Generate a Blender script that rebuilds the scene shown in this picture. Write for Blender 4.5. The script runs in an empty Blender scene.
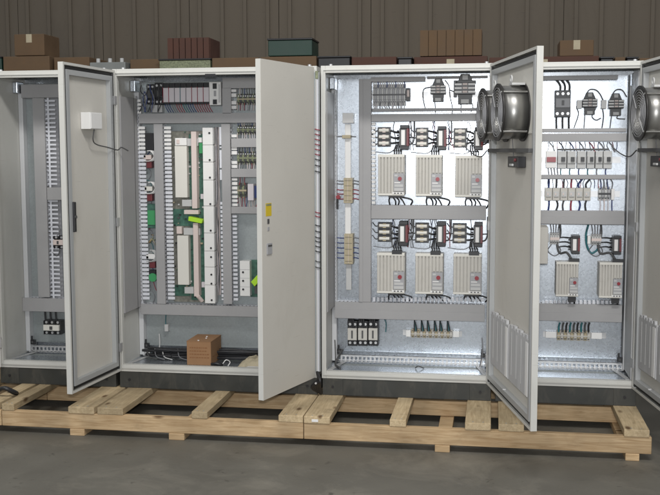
import bpy, math, random
from mathutils import Vector, Matrix
random.seed(7)
S = bpy.context.scene
COL = S.collection
# ------------------------------------------------------------------ camera
CX, CY, CZ, YAW, PIT, ROL, FPX = 2.2077, -5.6298, 1.3254, -0.1612, 0.0976, -0.0026, 996.0
FW = Vector((math.sin(YAW)*math.cos(PIT), math.cos(YAW)*math.cos(PIT), -math.sin(PIT)))
R0 = Vector((math.cos(YAW), -math.sin(YAW), 0)); U0 = R0.cross(FW)
RT = R0*math.cos(ROL)+U0*math.sin(ROL); UP = -R0*math.sin(ROL)+U0*math.cos(ROL)
CAM = Vector((CX, CY, CZ))
cd = bpy.data.cameras.new('camera'); co = bpy.data.objects.new('camera', cd); COL.objects.link(co)
m = Matrix((RT, UP, -FW)).transposed().to_4x4(); m.translation = CAM
co.matrix_world = m
cd.sensor_width = 36; cd.lens = FPX/660*36; cd.clip_end = 200; cd.clip_start = .05
S.camera = co

def ray(px, py): return FW+RT*((px-330)/FPX)-UP*((py-247.5)/FPX)
def at(px, py, Y):                      # photo measurement -> real point on the plane y = Y
    d = ray(px, py); return CAM+d*((Y-CAM.y)/d.y)
def atz(px, py, Z):
    d = ray(px, py); return CAM+d*((Z-CAM.z)/d.z)

# ------------------------------------------------------------------ materials
def lin(c): return c
def mat(name, col, rough=.5, metal=0., var=0., vscale=8., bump=0., bscale=60., spec=.5, coat=0., stretch=None, dirt=0.):
    M = bpy.data.materials.new(name); M.use_nodes = True; nt = M.node_tree; N = nt.nodes; L = nt.links
    b = N['Principled BSDF']; b.inputs['Base Color'].default_value = (*col, 1)
    b.inputs['Roughness'].default_value = rough; b.inputs['Metallic'].default_value = metal
    b.inputs['Specular IOR Level'].default_value = spec
    b.inputs['Coat Weight'].default_value = coat
    tc = N.new('ShaderNodeTexCoord'); mp = N.new('ShaderNodeMapping'); L.new(tc.outputs['Object'], mp.inputs['Vector'])
    if stretch: mp.inputs['Scale'].default_value = stretch
    if var > 0:
        n = N.new('ShaderNodeTexNoise'); n.inputs['Scale'].default_value = vscale; n.inputs['Detail'].default_value = 5
        L.new(mp.outputs[0], n.inputs['Vector'])
        r = N.new('ShaderNodeMapRange'); r.inputs['From Min'].default_value = .3; r.inputs['From Max'].default_value = .7
        r.inputs['To Min'].default_value = 1-var; r.inputs['To Max'].default_value = 1+var
        L.new(n.outputs['Fac'], r.inputs['Value'])
        mx = N.new('ShaderNodeVectorMath'); mx.operation = 'SCALE'; mx.inputs[0].default_value = col
        L.new(r.outputs[0], mx.inputs['Scale']); L.new(mx.outputs[0], b.inputs['Base Color'])
        r2 = N.new('ShaderNodeMapRange'); r2.inputs['From Min'].default_value = .3; r2.inputs['From Max'].default_value = .7
        r2.inputs['To Min'].default_value = max(0, rough-.07); r2.inputs['To Max'].default_value = min(1, rough+.07)
        L.new(n.outputs['Fac'], r2.inputs['Value']); L.new(r2.outputs[0], b.inputs['Roughness'])
    if bump > 0:
        n = N.new('ShaderNodeTexNoise'); n.inputs['Scale'].default_value = bscale; n.inputs['Detail'].default_value = 4
        L.new(mp.outputs[0], n.inputs['Vector'])
        bp = N.new('ShaderNodeBump'); bp.inputs['Strength'].default_value = bump; bp.inputs['Distance'].default_value = .002
        L.new(n.outputs['Fac'], bp.inputs['Height']); L.new(bp.outputs[0], b.inputs['Normal'])
    return M

def galv(name, col, rough, metal):
    M = mat(name, col, rough, metal); nt = M.node_tree; N = nt.nodes; L = nt.links; b = N['Principled BSDF']
    tc = N.new('ShaderNodeTexCoord')
    v = N.new('ShaderNodeTexVoronoi'); v.inputs['Scale'].default_value = 130; L.new(tc.outputs['Object'], v.inputs['Vector'])
    n = N.new('ShaderNodeTexNoise'); n.inputs['Scale'].default_value = 3; n.inputs['Detail'].default_value = 3; L.new(tc.outputs['Object'], n.inputs['Vector'])
    sp = N.new('ShaderNodeSeparateColor'); L.new(v.outputs['Color'], sp.inputs[0])
    r = N.new('ShaderNodeMapRange'); r.inputs['To Min'].default_value = .94; r.inputs['To Max'].default_value = 1.05; L.new(sp.outputs[0], r.inputs['Value'])
    r3 = N.new('ShaderNodeMapRange'); r3.inputs['From Min'].default_value = .3; r3.inputs['From Max'].default_value = .7
    r3.inputs['To Min'].default_value = .95; r3.inputs['To Max'].default_value = 1.04; L.new(n.outputs[0], r3.inputs['Value'])
    mm = N.new('ShaderNodeMath'); mm.operation = 'MULTIPLY'; L.new(r.outputs[0], mm.inputs[0]); L.new(r3.outputs[0], mm.inputs[1])
    sc = N.new('ShaderNodeVectorMath'); sc.operation = 'SCALE'; sc.inputs[0].default_value = col; L.new(mm.outputs[0], sc.inputs['Scale'])
    L.new(sc.outputs[0], b.inputs['Base Color'])
    r2 = N.new('ShaderNodeMapRange'); r2.inputs['To Min'].default_value = rough-.025; r2.inputs['To Max'].default_value = rough+.03
    L.new(sp.outputs[1], r2.inputs['Value']); L.new(r2.outputs[0], b.inputs['Roughness'])
    return M

def wood(name, c1, c2, axis, knots=True):
    M = mat(name, c1, .7); nt = M.node_tree; N = nt.nodes; L = nt.links; b = N['Principled BSDF']
    b.inputs['Specular IOR Level'].default_value = .25
    tc = N.new('ShaderNodeTexCoord'); oi = N.new('ShaderNodeObjectInfo')
    ad = N.new('ShaderNodeVectorMath'); ad.operation = 'ADD'
    rs = N.new('ShaderNodeMath'); rs.operation = 'MULTIPLY'; rs.inputs[1].default_value = 37; L.new(oi.outputs['Random'], rs.inputs[0])
    L.new(tc.outputs['Object'], ad.inputs[0]); L.new(rs.outputs[0], ad.inputs[1])
    mp = N.new('ShaderNodeMapping'); s = [22, 22, 22]; s[axis] = 1.6; mp.inputs['Scale'].default_value = s
    L.new(ad.outputs[0], mp.inputs['Vector'])
    n = N.new('ShaderNodeTexNoise'); n.inputs['Scale'].default_value = 2.8; n.inputs['Detail'].default_value = 10; n.inputs['Roughness'].default_value = .62; n.inputs['Distortion'].default_value = 1.1
    L.new(mp.outputs[0], n.inputs['Vector'])
    cr = N.new('ShaderNodeValToRGB'); cr.color_ramp.elements[0].position = .32; cr.color_ramp.elements[1].position = .68
    cr.color_ramp.elements[0].color = (*c2, 1); cr.color_ramp.elements[1].color = (*c1, 1); L.new(n.outputs['Fac'], cr.inputs[0])
    hv = N.new('ShaderNodeMapRange'); hv.inputs['To Min'].default_value = .78; hv.inputs['To Max'].default_value = 1.15; L.new(oi.outputs['Random'], hv.inputs['Value'])
    n2 = N.new('ShaderNodeTexNoise'); n2.inputs['Scale'].default_value = 5; L.new(ad.outputs[0], n2.inputs['Vector'])
    h2 = N.new('ShaderNodeMapRange'); h2.inputs['From Min'].default_value = .3; h2.inputs['From Max'].default_value = .7; h2.inputs['To Min'].default_value = .8; h2.inputs['To Max'].default_value = 1.12; L.new(n2.outputs[0], h2.inputs['Value'])
    mm = N.new('ShaderNodeMath'); mm.operation = 'MULTIPLY'; L.new(hv.outputs[0], mm.inputs[0]); L.new(h2.outputs[0], mm.inputs[1])
    v = N.new('ShaderNodeTexVoronoi'); mp2 = N.new('ShaderNodeMapping'); s2 = [9, 9, 9]; s2[axis] = 4.0; mp2.inputs['Scale'].default_value = s2
    L.new(ad.outputs[0], mp2.inputs['Vector']); L.new(mp2.outputs[0], v.inputs['Vector']); v.inputs['Scale'].default_value = 1
    kr = N.new('ShaderNodeValToRGB'); kr.color_ramp.elements[0].position = .07; kr.color_ramp.elements[1].position = .17
    kr.color_ramp.elements[0].color = (.3, .24, .2, 1); kr.color_ramp.elements[1].color = (1, 1, 1, 1); L.new(v.outputs['Distance'], kr.inputs[0])
    sc = N.new('ShaderNodeVectorMath'); sc.operation = 'SCALE'; L.new(cr.outputs[0], sc.inputs[0]); L.new(mm.outputs[0], sc.inputs['Scale'])
    mu = N.new('ShaderNodeVectorMath'); mu.operation = 'MULTIPLY'; L.new(sc.outputs[0], mu.inputs[0]); L.new(kr.outputs[0], mu.inputs[1])
    L.new(mu.outputs[0], b.inputs['Base Color'])
    bp = N.new('ShaderNodeBump'); bp.inputs['Strength'].default_value = .35; bp.inputs['Distance'].default_value = .002; L.new(n.outputs[0], bp.inputs['Height']); L.new(bp.outputs[0], b.inputs['Normal'])
    return M

PAINT = mat('light_grey_enamel', (.56, .555, .52), .42, var=.03, vscale=3, bump=.12, bscale=350)
PAINTD = mat('warm_grey_enamel', (.575, .552, .50), .45, var=.03, vscale=2.5, bump=.12, bscale=350)
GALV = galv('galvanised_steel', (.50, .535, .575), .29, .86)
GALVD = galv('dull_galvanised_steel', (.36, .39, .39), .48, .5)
TUBE = mat('tube_frame_enamel', (.42, .43, .43), .4, .2)
POST = mat('post_enamel', (.55, .555, .56), .45, var=.03)
RAIL = mat('zinc_rail', (.6, .6, .6), .4, .6, var=.08)
DUCT = mat('grey_pvc', (.345, .34, .34), .5, var=.04, vscale=5)
FING = mat('pale_pvc_with_glint', (.68, .69, .73), .35)  # fingers paler than the covers: their glints are put into the colour
GASK = mat('black_rubber', (.02, .02, .02), .6)
BLACK = mat('black_plastic', (.018, .018, .02), .4)
DARKG = mat('dark_grey_plastic', (.07, .07, .07), .45)
PLIN = mat('anthracite_enamel', (.042, .043, .038), .5, var=.12, vscale=6)
BEIGE = mat('beige_plastic', (.52, .50, .455), .5, var=.04, vscale=20)
CREAM = mat('cream_plastic', (.70, .68, .62), .45)
TAN = mat('tan_plastic', (.42, .36, .24), .5, var=.08, vscale=30)
WHITE = mat('white_plastic', (.78, .77, .75), .4)
PINK = mat('pale_pink_plastic', (.66, .56, .52), .45)
LILAC = mat('pale_lilac_plastic', (.62, .58, .60), .4)
MIDG = mat('mid_grey_plastic', (.34, .34, .35), .45)
LGREY = mat('pale_grey_plastic', (.5, .5, .49), .45)
RED = mat('red_plastic', (.27, .02, .03), .35)
DRED = mat('dark_red_wire', (.28, .03, .05), .45)
WINE = mat('dark_wine_resin', (.15, .03, .035), .4)
BLUE = mat('dark_blue_wire', (.02, .04, .16), .45)
TEAL = mat('teal_wire', (.02, .14, .16), .45)
GREY = mat('grey_wire', (.18, .18, .19), .45)
PCB = mat('green_circuit_board', (.05, .13, .095), .4, var=.35, vscale=50)
PCBB = mat('brown_circuit_board', (.19, .185, .155), .5, var=.35, vscale=50)
GREEN = mat('green_plastic', (.05, .30, .11), .45)
LIME = mat('lime_plastic', (.42, .72, .03), .4)
OLIVE = mat('olive_terminal', (.20, .22, .13), .5, var=.4, vscale=90)
YEL = mat('yellow_label', (.62, .46, .02), .5)
COPPER = mat('brass', (.55, .38, .18), .35, .8)
FANM = mat('satin_fan_metal', (.29, .285, .27), .36, .8, var=.12)
FAND = mat('dark_cast_metal', (.04, .038, .036), .4, .4)
PAPER = mat('documents', (.47, .47, .475), .6, var=.15, vscale=60, stretch=(1, 1, .06))
CARD = mat('kraft_cardboard', (.30, .165, .08), .8, var=.07, vscale=12)
CARD2 = mat('brown_cardboard', (.13, .08, .042), .8, var=.1, vscale=9)
CARD3 = mat('dark_red_brown_board', (.085, .038, .026), .8, var=.15, vscale=9)
INK = mat('faded_print', (.24, .11, .045), .8)
SACK = mat('buff_paper', (.46, .40, .28), .8, var=.1, vscale=20)
CONC = mat('dark_concrete', (.115, .108, .09), .6, var=.14, vscale=3, bump=.3, bscale=40)
WALL = mat('dim_brown_cladding', (.15, .125, .095), .8, var=.03, vscale=1.2)
MACH = mat('machine_grey', (.22, .23, .22), .5, var=.1)
DGREEN = mat('dark_green_enamel', (.015, .045, .032), .5, var=.1)
W_TOP = wood('shaded_deck_pine', (.58, .46, .29), (.40, .30, .175), 1)  # duller deck tone: weaker light on the flat tops put into the colour
W_BEAM = wood('lit_beam_pine', (.68, .50, .30), (.44, .29, .15), 0)  # brighter beam tone: front light on upright faces put into the colour

def grime(M, amount, scale, col=(.30, .26, .20), lo=.56, hi=.80, stretch=(1, 1, .45), rough=.2):
    nt = M.node_tree; N = nt.nodes; L = nt.links; b = N['Principled BSDF']
    tc = N.new('ShaderNodeTexCoord'); mp = N.new('ShaderNodeMapping'); mp.inputs['Scale'].default_value = stretch; L.new(tc.outputs['Object'], mp.inputs[0])
    n = N.new('ShaderNodeTexNoise'); n.inputs['Scale'].default_value = scale; n.inputs['Detail'].default_value = 9; n.inputs['Roughness'].default_value = .68; n.inputs['Distortion'].default_value = .5
    L.new(mp.outputs[0], n.inputs['Vector'])
    mr = N.new('ShaderNodeMapRange'); mr.inputs['From Min'].default_value = lo; mr.inputs['From Max'].default_value = hi; mr.inputs['To Max'].default_value = amount; L.new(n.outputs[0], mr.inputs['Value'])
    mx = N.new('ShaderNodeMix'); mx.data_type = 'RGBA'; L.new(mr.outputs[0], mx.inputs['Factor']); mx.inputs[7].default_value = (*col, 1)
    src = b.inputs['Base Color'].links
    if src: L.new(src[0].from_socket, mx.inputs[6])
    else: mx.inputs[6].default_value = b.inputs['Base Color'].default_value
    L.new(mx.outputs[2], b.inputs['Base Color'])
    # thin scratches
    mp2 = N.new('ShaderNodeMapping'); mp2.inputs['Scale'].default_value = (3, 3, 60); mp2.inputs['Rotation'].default_value = (.5, .3, .9); L.new(tc.outputs['Object'], mp2.inputs[0])
    n2 = N.new('ShaderNodeTexNoise'); n2.inputs['Scale'].default_value = 2.5; n2.inputs['Detail'].default_value = 2; L.new(mp2.outputs[0], n2.inputs['Vector'])
    m2 = N.new('ShaderNodeMapRange'); m2.inputs['From Min'].default_value = .70; m2.inputs['From Max'].default_value = .74; m2.inputs['To Max'].default_value = amount*.8; L.new(n2.outputs[0], m2.inputs['Value'])
    mz = N.new('ShaderNodeMix'); mz.data_type = 'RGBA'; L.new(m2.outputs[0], mz.inputs['Factor']); L.new(mx.outputs[2], mz.inputs[6]); mz.inputs[7].default_value = (*[c*.8 for c in col], 1)
    L.new(mz.outputs[2], b.inputs['Base Color'])
grime(PAINTD, .22, 2.2); grime(PAINT, .22, 5); grime(PLIN, .5, 9, (.14, .125, .10), .5, .75)
grime(CONC, .55, 2.2, (.24, .22, .18), .5, .72, (1, 1, 1)); grime(CONC, .7, 14, (.04, .037, .03), .62, .72, (1, 1, 1)); grime(WALL, .5, .8, (.06, .05, .04), .55, .8, (1, 1, .3))
grime(W_TOP, .4, 9, (.13, .095, .055), .56, .74, (1, 1, 1)); grime(W_BEAM, .35, 9, (.20, .13, .07), .58, .76, (1, 1, 1)); grime(DUCT, .25, 14, (.45, .44, .42), .55, .8, (1, 1, 1)); grime(BEIGE, .3, 25, (.3, .27, .22), .55, .8, (1, 1, 1))
grime(GALVD, .25, 6, (.20, .20, .19), .5, .75, (1, 1, 1))
# ------------------------------------------------------------------ mesh builder
SPLIT = {'wire', 'supply_cable', 'corner_cover', 'slotted_edge', 'loose_wire', 'motor_cable', 'drive_feed', 'reactor_cable', 'keyhole', 'terminal_screw', 'fan_stud', 'nail',
         'floor_cable', 'module_wire', 'busbar_wire', 'fuse_wire', 'reactor_terminal', 'board_chip', 'terminal_wire', 'indicator', 'earth_wire', 'copper_strand', 'column_wire', 'bundled_cable',
         'vertical_wire', 'floor_brace', 'busbar_cover', 'relay_bracket', 'relay_terminal', 'door_wire', 'side_rod', 'lock_rod', 'foam_crumb', 'fitting', 'spiral_wrap', 'loop_strand', 'page_edge', 'duct_seam'}
class MB:
    def __init__(s, tf=None): s.v = []; s.f = []; s.mi = []; s.mats = []; s.tf = tf; s.sm = []
    def _m(s, m):
        if m not in s.mats: s.mats.append(m)
        return s.mats.index(m)
    def add(s, vs, fs, m, smooth=False):
        o = len(s.v); k = s._m(m)
        s.v += [Vector(v) for v in vs]
        for f in fs: s.f.append([o+i for i in f]); s.mi.append(k); s.sm.append(smooth)
    def box(s, x0, x1, y0, y1, z0, z1, m):
        if x0 > x1: x0, x1 = x1, x0
        if y0 > y1: y0, y1 = y1, y0
        if z0 > z1: z0, z1 = z1, z0
        vs = [(x, y, z) for x in (x0, x1) for y in (y0, y1) for z in (z0, z1)]
        s.add(vs, [(0,1,3,2),(4,6,7,5),(0,4,5,1),(2,3,7,6),(0,2,6,4),(1,5,7,3)], m)
    def cyl(s, c, ax, r, h, m, n=24, r2=None, caps=True):
        c = Vector(c); ax = Vector(ax).normalized(); a = ax.orthogonal().normalized(); b = ax.cross(a)
        r2 = r if r2 is None else r2
        vs = []
        for k in range(n):
            t = 2*math.pi*k/n; d = a*math.cos(t)+b*math.sin(t); vs.append(c+d*r); vs.append(c+ax*h+d*r2)
        s.add(vs, [(2*k, 2*((k+1) % n), 2*((k+1) % n)+1, 2*k+1) for k in range(n)], m, True)
        if caps:
            s.add([vs[2*k] for k in range(n)], [tuple(range(n-1, -1, -1))], m)
            s.add([vs[2*k+1] for k in range(n)], [tuple(range(n))], m)
    def ring(s, c, ax, ri, ro, h, m, n=48):
        c = Vector(c); ax = Vector(ax).normalized(); a = ax.orthogonal().normalized(); b = ax.cross(a); vs = []
        for k in range(n):
            t = 2*math.pi*k/n; d = a*math.cos(t)+b*math.sin(t)
            vs += [c+d*ri, c+d*ro, c+ax*h+d*ro, c+ax*h+d*ri]
        fs = []
        for k in range(n):
            p = 4*k; q = 4*((k+1) % n)
            for e in range(4): fs.append((p+e, q+e, q+(e+1) % 4, p+(e+1) % 4))
        s.add(vs, fs, m, True)
        s.sm[-len(fs):] = [e % 4 in (1, 3) for e in range(len(fs))]
    def tube(s, pts, r, m, n=8, sub=6):
        P = [Vector(p) for p in pts]
        if len(P) > 2 and sub > 1:              # Catmull-Rom
            Q = []
            E = [2*P[0]-P[1]]+P+[2*P[-1]-P[-2]]
            for i in range(1, len(E)-2):
                for j in range(sub):
                    t = j/sub; a, b, c, d = E[i-1:i+3]
                    Q.append(.5*((2*b)+(c-a)*t+(2*a-5*b+4*c-d)*t*t+(3*b-a-3*c+d)*t**3))
            Q.append(P[-1]); P = Q
        vs = []; up = Vector((.13, .97, .2))
        for i, p in enumerate(P):
            t = (P[min(i+1, len(P)-1)]-P[max(i-1, 0)]).normalized()
            a = up.cross(t)
            if a.length < .05: a = Vector((1, 0, 0)).cross(t)
            a.normalize(); b = t.cross(a)
            for k in range(n):
                q = 2*math.pi*k/n; vs.append(p+a*r*math.cos(q)+b*r*math.sin(q))
        fs = [(i*n+k, i*n+(k+1) % n, (i+1)*n+(k+1) % n, (i+1)*n+k) for i in range(len(P)-1) for k in range(n)]
        s.add(vs, fs, m, True)
        s.add(vs[:n], [tuple(range(n-1, -1, -1))], m); s.add(vs[-n:], [tuple(range(n))], m)
    def chunks(s):                              # one new builder per separate piece
        par = list(range(len(s.v)))
        def fd(i):
            while par[i] != i: par[i] = par[par[i]]; i = par[i]
            return i
        for f in s.f:
            for i in f[1:]: par[fd(i)] = fd(f[0])
        # caps of tubes and cylinders reuse coordinates: join them too
        seen = {}
        for i, v in enumerate(s.v):
            k = (round(v[0], 6), round(v[1], 6), round(v[2], 6))
            if k in seen: par[fd(i)] = fd(seen[k])
            else: seen[k] = i
        out = {}
        for j, f in enumerate(s.f):
            g = fd(f[0])
            if g not in out: out[g] = (MB(s.tf), {})
            b, mp = out[g]
            for i in f:
                if i not in mp: mp[i] = len(b.v); b.v.append(s.v[i])
            b.f.append([mp[i] for i in f]); b.mi.append(b._m(s.mats[s.mi[j]])); b.sm.append(s.sm[j])
        return [b for b, _ in out.values()]
    def build(s, name, parent=None, bevel=0., loc=None, label=None, smooth_angle=None):
        if name in SPLIT and not getattr(s, 'one', False):
            ch = s.chunks(); first = None
            if len(ch) > 1:
                for c in ch:
                    c.one = True; o = c.build(name, parent, bevel, loc, label); first = first or o
                return first
        vs = [s.tf(v) for v in s.v] if s.tf else s.v
        org = Vector((0, 0, 0)) if loc is None else Vector(loc)
        off = org.copy()
        p = parent
        while p is not None: off += p.location; p = p.parent
        me = bpy.data.meshes.new(name); me.from_pydata([tuple(v-off) for v in vs], [], s.f)
        for m_ in s.mats: me.materials.append(m_)
        for i, p_ in enumerate(me.polygons): p_.material_index = s.mi[i]; p_.use_smooth = s.sm[i]
        import bmesh
        bm = bmesh.new(); bm.from_mesh(me); bmesh.ops.recalc_face_normals(bm, faces=bm.faces); bm.to_mesh(me); bm.free()
        me.update()
        o = bpy.data.objects.new(name, me); COL.objects.link(o)
        if parent is not None: o.parent = parent
        o.location = org
        if bevel > 0:
            b = o.modifiers.new('bevel', 'BEVEL'); b.width = bevel; b.segments = 2; b.limit_method = 'ANGLE'; b.angle_limit = math.radians(50)
        if label: o['label'] = label
        return o

def tag(o, label=None, cat=None, group=None, kind=None):
    if label: o['label'] = label
    if cat: o['category'] = cat
    if group: o['group'] = group
    if kind: o['kind'] = kind
    return o
def thing(name, label, cat, loc, group=None):
    o = bpy.data.objects.new(name, None); COL.objects.link(o); o.location = loc; o.empty_display_size = .1
    return tag(o, label, cat, group)
def single(mb, name, label, cat, group=None, bevel=0., loc=(0, 0, 0)):
    return tag(mb.build(name, None, bevel, loc), label, cat, group)

H = 1.8; DEP = .46; PY = .40; DF = PY-.08
X1a, X1b = -.772, -.018
X2a, X2b = 0.0, 1.2185
X3a, X3b = 1.2417, 2.22
X4a, X4b = 2.238, 3.0164

# ------------------------------------------------------------------ cabinets
def cabinet(x0, x1, label, plate=(.035, .035), plate_m=None, zt=.04):
    root = thing('control_cabinet', label, 'cabinet', ((x0+x1)/2, DEP/2, 0), 'open control cabinets in a row')
    t = .0025
    b = MB()
    b.box(x0, x0+t, .012, DEP, .001, H-.001, PAINT); b.box(x1-t, x1, .012, DEP, .001, H-.001, PAINT)
    b.box(x0+t, x1-t, DEP-t, DEP, .001, H-.001, GALV)
    b.box(x0+t, x1-t, .012, DEP-t, H-.004, H-.001, PAINT); b.box(x0+t, x1-t, .012, DEP-t, .001, .020, GALV)
    b.build('housing', root)
    fs, fb, ft = .026, .042, .040
    b = MB()                                   # painted front frame with a stepped sealing edge
    b.box(x0, x0+fs, 0, .012, 0, H, PAINT); b.box(x1-fs, x1, 0, .012, 0, H, PAINT)
    b.box(x0+fs, x1-fs, 0, .012, 0, fb, PAINT); b.box(x0+fs, x1-fs, 0, .012, H-ft, H, PAINT)
    b.build('front_frame', root, .002)
    b = MB()
    g = .010
    for (a0, a1, c0, c1) in ((x0+g, x0+g+.006, .02, H-.02), (x1-g-.006, x1-g, .02, H-.02)): b.box(a0, a1, -.007, -.0005, c0, c1, PAINT)
    b.box(x0+g+.006, x1-g-.006, -.007, -.0005, .020, .026, PAINT); b.box(x0+g+.006, x1-g-.006, -.007, -.0005, H-.026, H-.020, PAINT)
    b.build('sealing_edge', root)
    b = MB()                                   # return lips behind the front frame
    b.box(x0+fs-.003, x0+fs, .012, .035, fb, H-ft, PAINT); b.box(x1-fs, x1-fs+.003, .012, .035, fb, H-ft, PAINT)
    b.box(x0+fs, x1-fs, .012, .04, H-ft, H-ft+.003, PAINT); b.box(x0+fs, x1-fs, .012, .04, fb-.003, fb, PAINT)
    b.build('frame_lip', root)
    # rear posts and rails
    for a0, a1 in ((x0+.004, x0+.034), (x1-.034, x1-.004)):
        b = MB(); b.box(a0, a1, PY-.05, PY+.045, .03, H-.045, POST); b.build('rear_post', root, .003)
    # plate
    b = MB(); pa, pb = x0+plate[0], x1-plate[1]
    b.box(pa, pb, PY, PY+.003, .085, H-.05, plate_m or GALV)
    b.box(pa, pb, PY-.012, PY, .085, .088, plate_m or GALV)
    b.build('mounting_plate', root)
    # floor sheets and punched gland rail
    b = MB()
    b.box(x0+.05, x1-.05, .06, .23, .0205, .030, GALV); b.box(x0+.06, x1-.06, .232, .30, .0205, .027, GALVD)
    b.build('floor_sheet', root, .001)
    b = MB(); y0 = PY-.03
    b.box(x0+.035, x1-.035, y0, y0+.002, .030, .036, RAIL); b.box(x0+.035, x1-.035, y0, y0+.002, .054, .062, RAIL)
    n = int((x1-x0-.08)/.025); st = (x1-x0-.07)/n
    for i in range(n+1): b.box(x0+.035+i*st-.0055, x0+.035+i*st+.0055, y0, y0+.002, .036, .054, RAIL)
    b.box(x0+.035, x1-.035, y0, y0+.02, .062, .064, RAIL)
    # flat punched flange on floor
    for i in range(n+1): b.box(x0+.035+i*st-.0055, x0+.035+i*st+.0055, y0-.035, y0-.005, .030, .032, RAIL)
    b.box(x0+.035, x1-.035, y0-.005, y0, .030, .032, RAIL); b.box(x0+.035, x1-.035, y0-.045, y0-.035, .030, .032, RAIL)
    b.build('punched_rail', root)
    for a0 in (x0+.036, x1-.036-.03):          # black corner clips and bright angle braces
        b = MB(); b.box(a0, a0+.03, PY-.05, PY-.032, .075, .105, BLACK); b.box(a0+.004, a0+.014, PY-.05, PY-.04, .105, .13, BLACK)
        b.box(a0+.008, a0+.022, PY-.056, PY-.0502, .083, .097, DARKG)
        b.build('corner_clip', root, .002)
        s = 1 if a0 < (x0+x1)/2 else -1; xa = a0+.015
        b = MB(); b.add([(xa+s*.02, PY-.06, .0305), (xa+s*.05, PY-.06, .0305), (xa-s*.0, .09, .0305), (xa-s*.03, .09, .0305),
                         (xa+s*.02, PY-.06, .0335), (xa+s*.05, PY-.06, .0335), (xa-s*.0, .09, .0335), (xa-s*.03, .09, .0335)],
                        [(0,1,2,3),(4,5,6,7),(0,1,5,4),(1,2,6,5),(2,3,7,6),(3,0,4,7)], RAIL)
        b.build('floor_brace', root)
    # upper corner brackets, pale blue film
    for a0 in (x0+.004, x1-.034):
        b = MB(); b.box(a0, a0+.032, PY-.12, PY-.031, H-.115, H-.045, GALV); b.build('corner_bracket', root, .004)
    # plinth
    b = MB()
    b.box(x0+.004, x1-.004, .006, .016, -.0995, -.001, PLIN); b.box(x0+.004, x0+.014, .016, DEP-.02, -.0995, -.001, PLIN)
    b.box(x1-.014, x1-.004, .016, DEP-.02, -.0995, -.001, PLIN); b.box(x0+.004, x1-.004, DEP-.02, DEP-.01, -.0995, -.001, PLIN)
    p = b.build('plinth', root, .0015)
    b = MB()
    for a0 in (x0+.004, x1-.124):
        b.box(a0, a0+.12, .002, .0055, -.0985, -.002, PLIN)
        for zz in (-.035,): b.cyl((a0+.06, .002, -.05), (0, -1, 0), .008, .004, BLACK, 14)
    b.build('corner_cover', p, .002)
    # eyebolts on roof
    for a0 in (x0+.05, x1-.05):
        b = MB(); b.cyl((a0, .05, H), (0, 0, 1), .010, .012, RAIL, 12); b.build('roof_screw', root)
    return root

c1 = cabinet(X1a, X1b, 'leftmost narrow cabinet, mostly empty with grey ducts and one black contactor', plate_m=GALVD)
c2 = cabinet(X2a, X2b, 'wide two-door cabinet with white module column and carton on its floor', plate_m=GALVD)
c3 = cabinet(X3a, X3b, 'cabinet with two rows of three beige drives, right of the plain grey door', plate=(.035, .02))
c4 = cabinet(X4a, X4b, 'rightmost cabinet with only two beige drives under rows of breakers', plate=(.03, .045))

def plinth_gap(x): pass

def rect(x0, y0, x1, y1, Y=DF):
    """photo measurement of an upright rectangle on the plane y = Y -> X0, X1, Z0, Z1 in metres"""
    xm, ym = (x0+x1)/2, (y0+y1)/2
    return at(x0, ym, Y).x, at(x1, ym, Y).x, at(xm, y1, Y).z, at(xm, y0, Y).z

def duct(cab, X0, X1, Z0, Z1, vert, dep=.08, split=False, fingers=True):
    b = MB(); y1 = PY; y0 = PY-dep; p = .024; w = .0035
    b.box(X0+.002, X1-.002, y1-.004, y1-.001, Z0, Z1, DUCT)
    if vert:
        n = max(1, int((Z1-Z0)/p))
        for xs, xe in ((X0+.001, X0+.001+w*.6), (X1-.001-w*.6, X1-.001)):
            b.box(xs, xe, y1-.018, y1-.004, Z0, Z1, FING)
            for i in range(n):
                z = Z0+(i+.5)*(Z1-Z0)/n; b.box(xs, xe, y0+.012, y1-.018, z-.0075, z+.0075, FING)
    else:
        n = max(1, int((X1-X0)/p))
        for zs, ze in ((Z0+.001, Z0+.001+w*.6), (Z1-.001-w*.6, Z1-.001)):
            b.box(X0, X1, y1-.018, y1-.004, zs, ze, FING)
            for i in range(n):
                x = X0+(i+.5)*(X1-X0)/n; b.box(x-.0075, x+.0075, y0+.012, y1-.018, zs, ze, FING)
    d = b.build('wire_duct', cab)
    b = MB()
    def cov(a0, a1, c0, c1):
        b.box(a0, a1, y0, y0+.003, c0, c1, DUCT)
        if vert: b.box(a0, a0+.0012, y0+.003, y0+.014, c0, c1, DUCT); b.box(a1-.0012, a1, y0+.003, y0+.014, c0, c1, DUCT)
        else: b.box(a0, a1, y0+.003, y0+.014, c0, c0+.0012, DUCT); b.box(a0, a1, y0+.003, y0+.014, c1-.0012, c1, DUCT)
    cov(X0-.001, X1+.001, Z0, Z1) if vert else cov(X0, X1, Z0-.001, Z1+.001)
    if split:                                   # second narrower trunking clipped in front, leaves the dark seam
        if vert: b.box(X0+.003, X0+(X1-X0)*split, y0-.006, y0-.0005, Z0, Z1, DUCT)
        else: b.box(X0, X1, y0-.006, y0-.0005, Z0+.001, Z0+(Z1-Z0)*split, DUCT)
    b.build('duct_cover', d, .0015)
    return d
def pduct(cab, x0, y0, x1, y1, vert, **k):
    a = rect(x0, y0, x1, y1, PY-k.get('dep', .08)); return duct(cab, *a, vert, **k)

def dinrail(cab, X0, X1, zc):
    b = MB(); b.box(X0, X1, PY-.0075, PY-.0065, zc-.0175, zc-.0125, RAIL); b.box(X0, X1, PY-.0075, PY-.0065, zc+.0125, zc+.0175, RAIL)
    b.box(X0, X1, PY-.0065, PY-.0005, zc-.0125, zc+.0125, RAIL); b.build('din_rail', cab)

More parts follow.
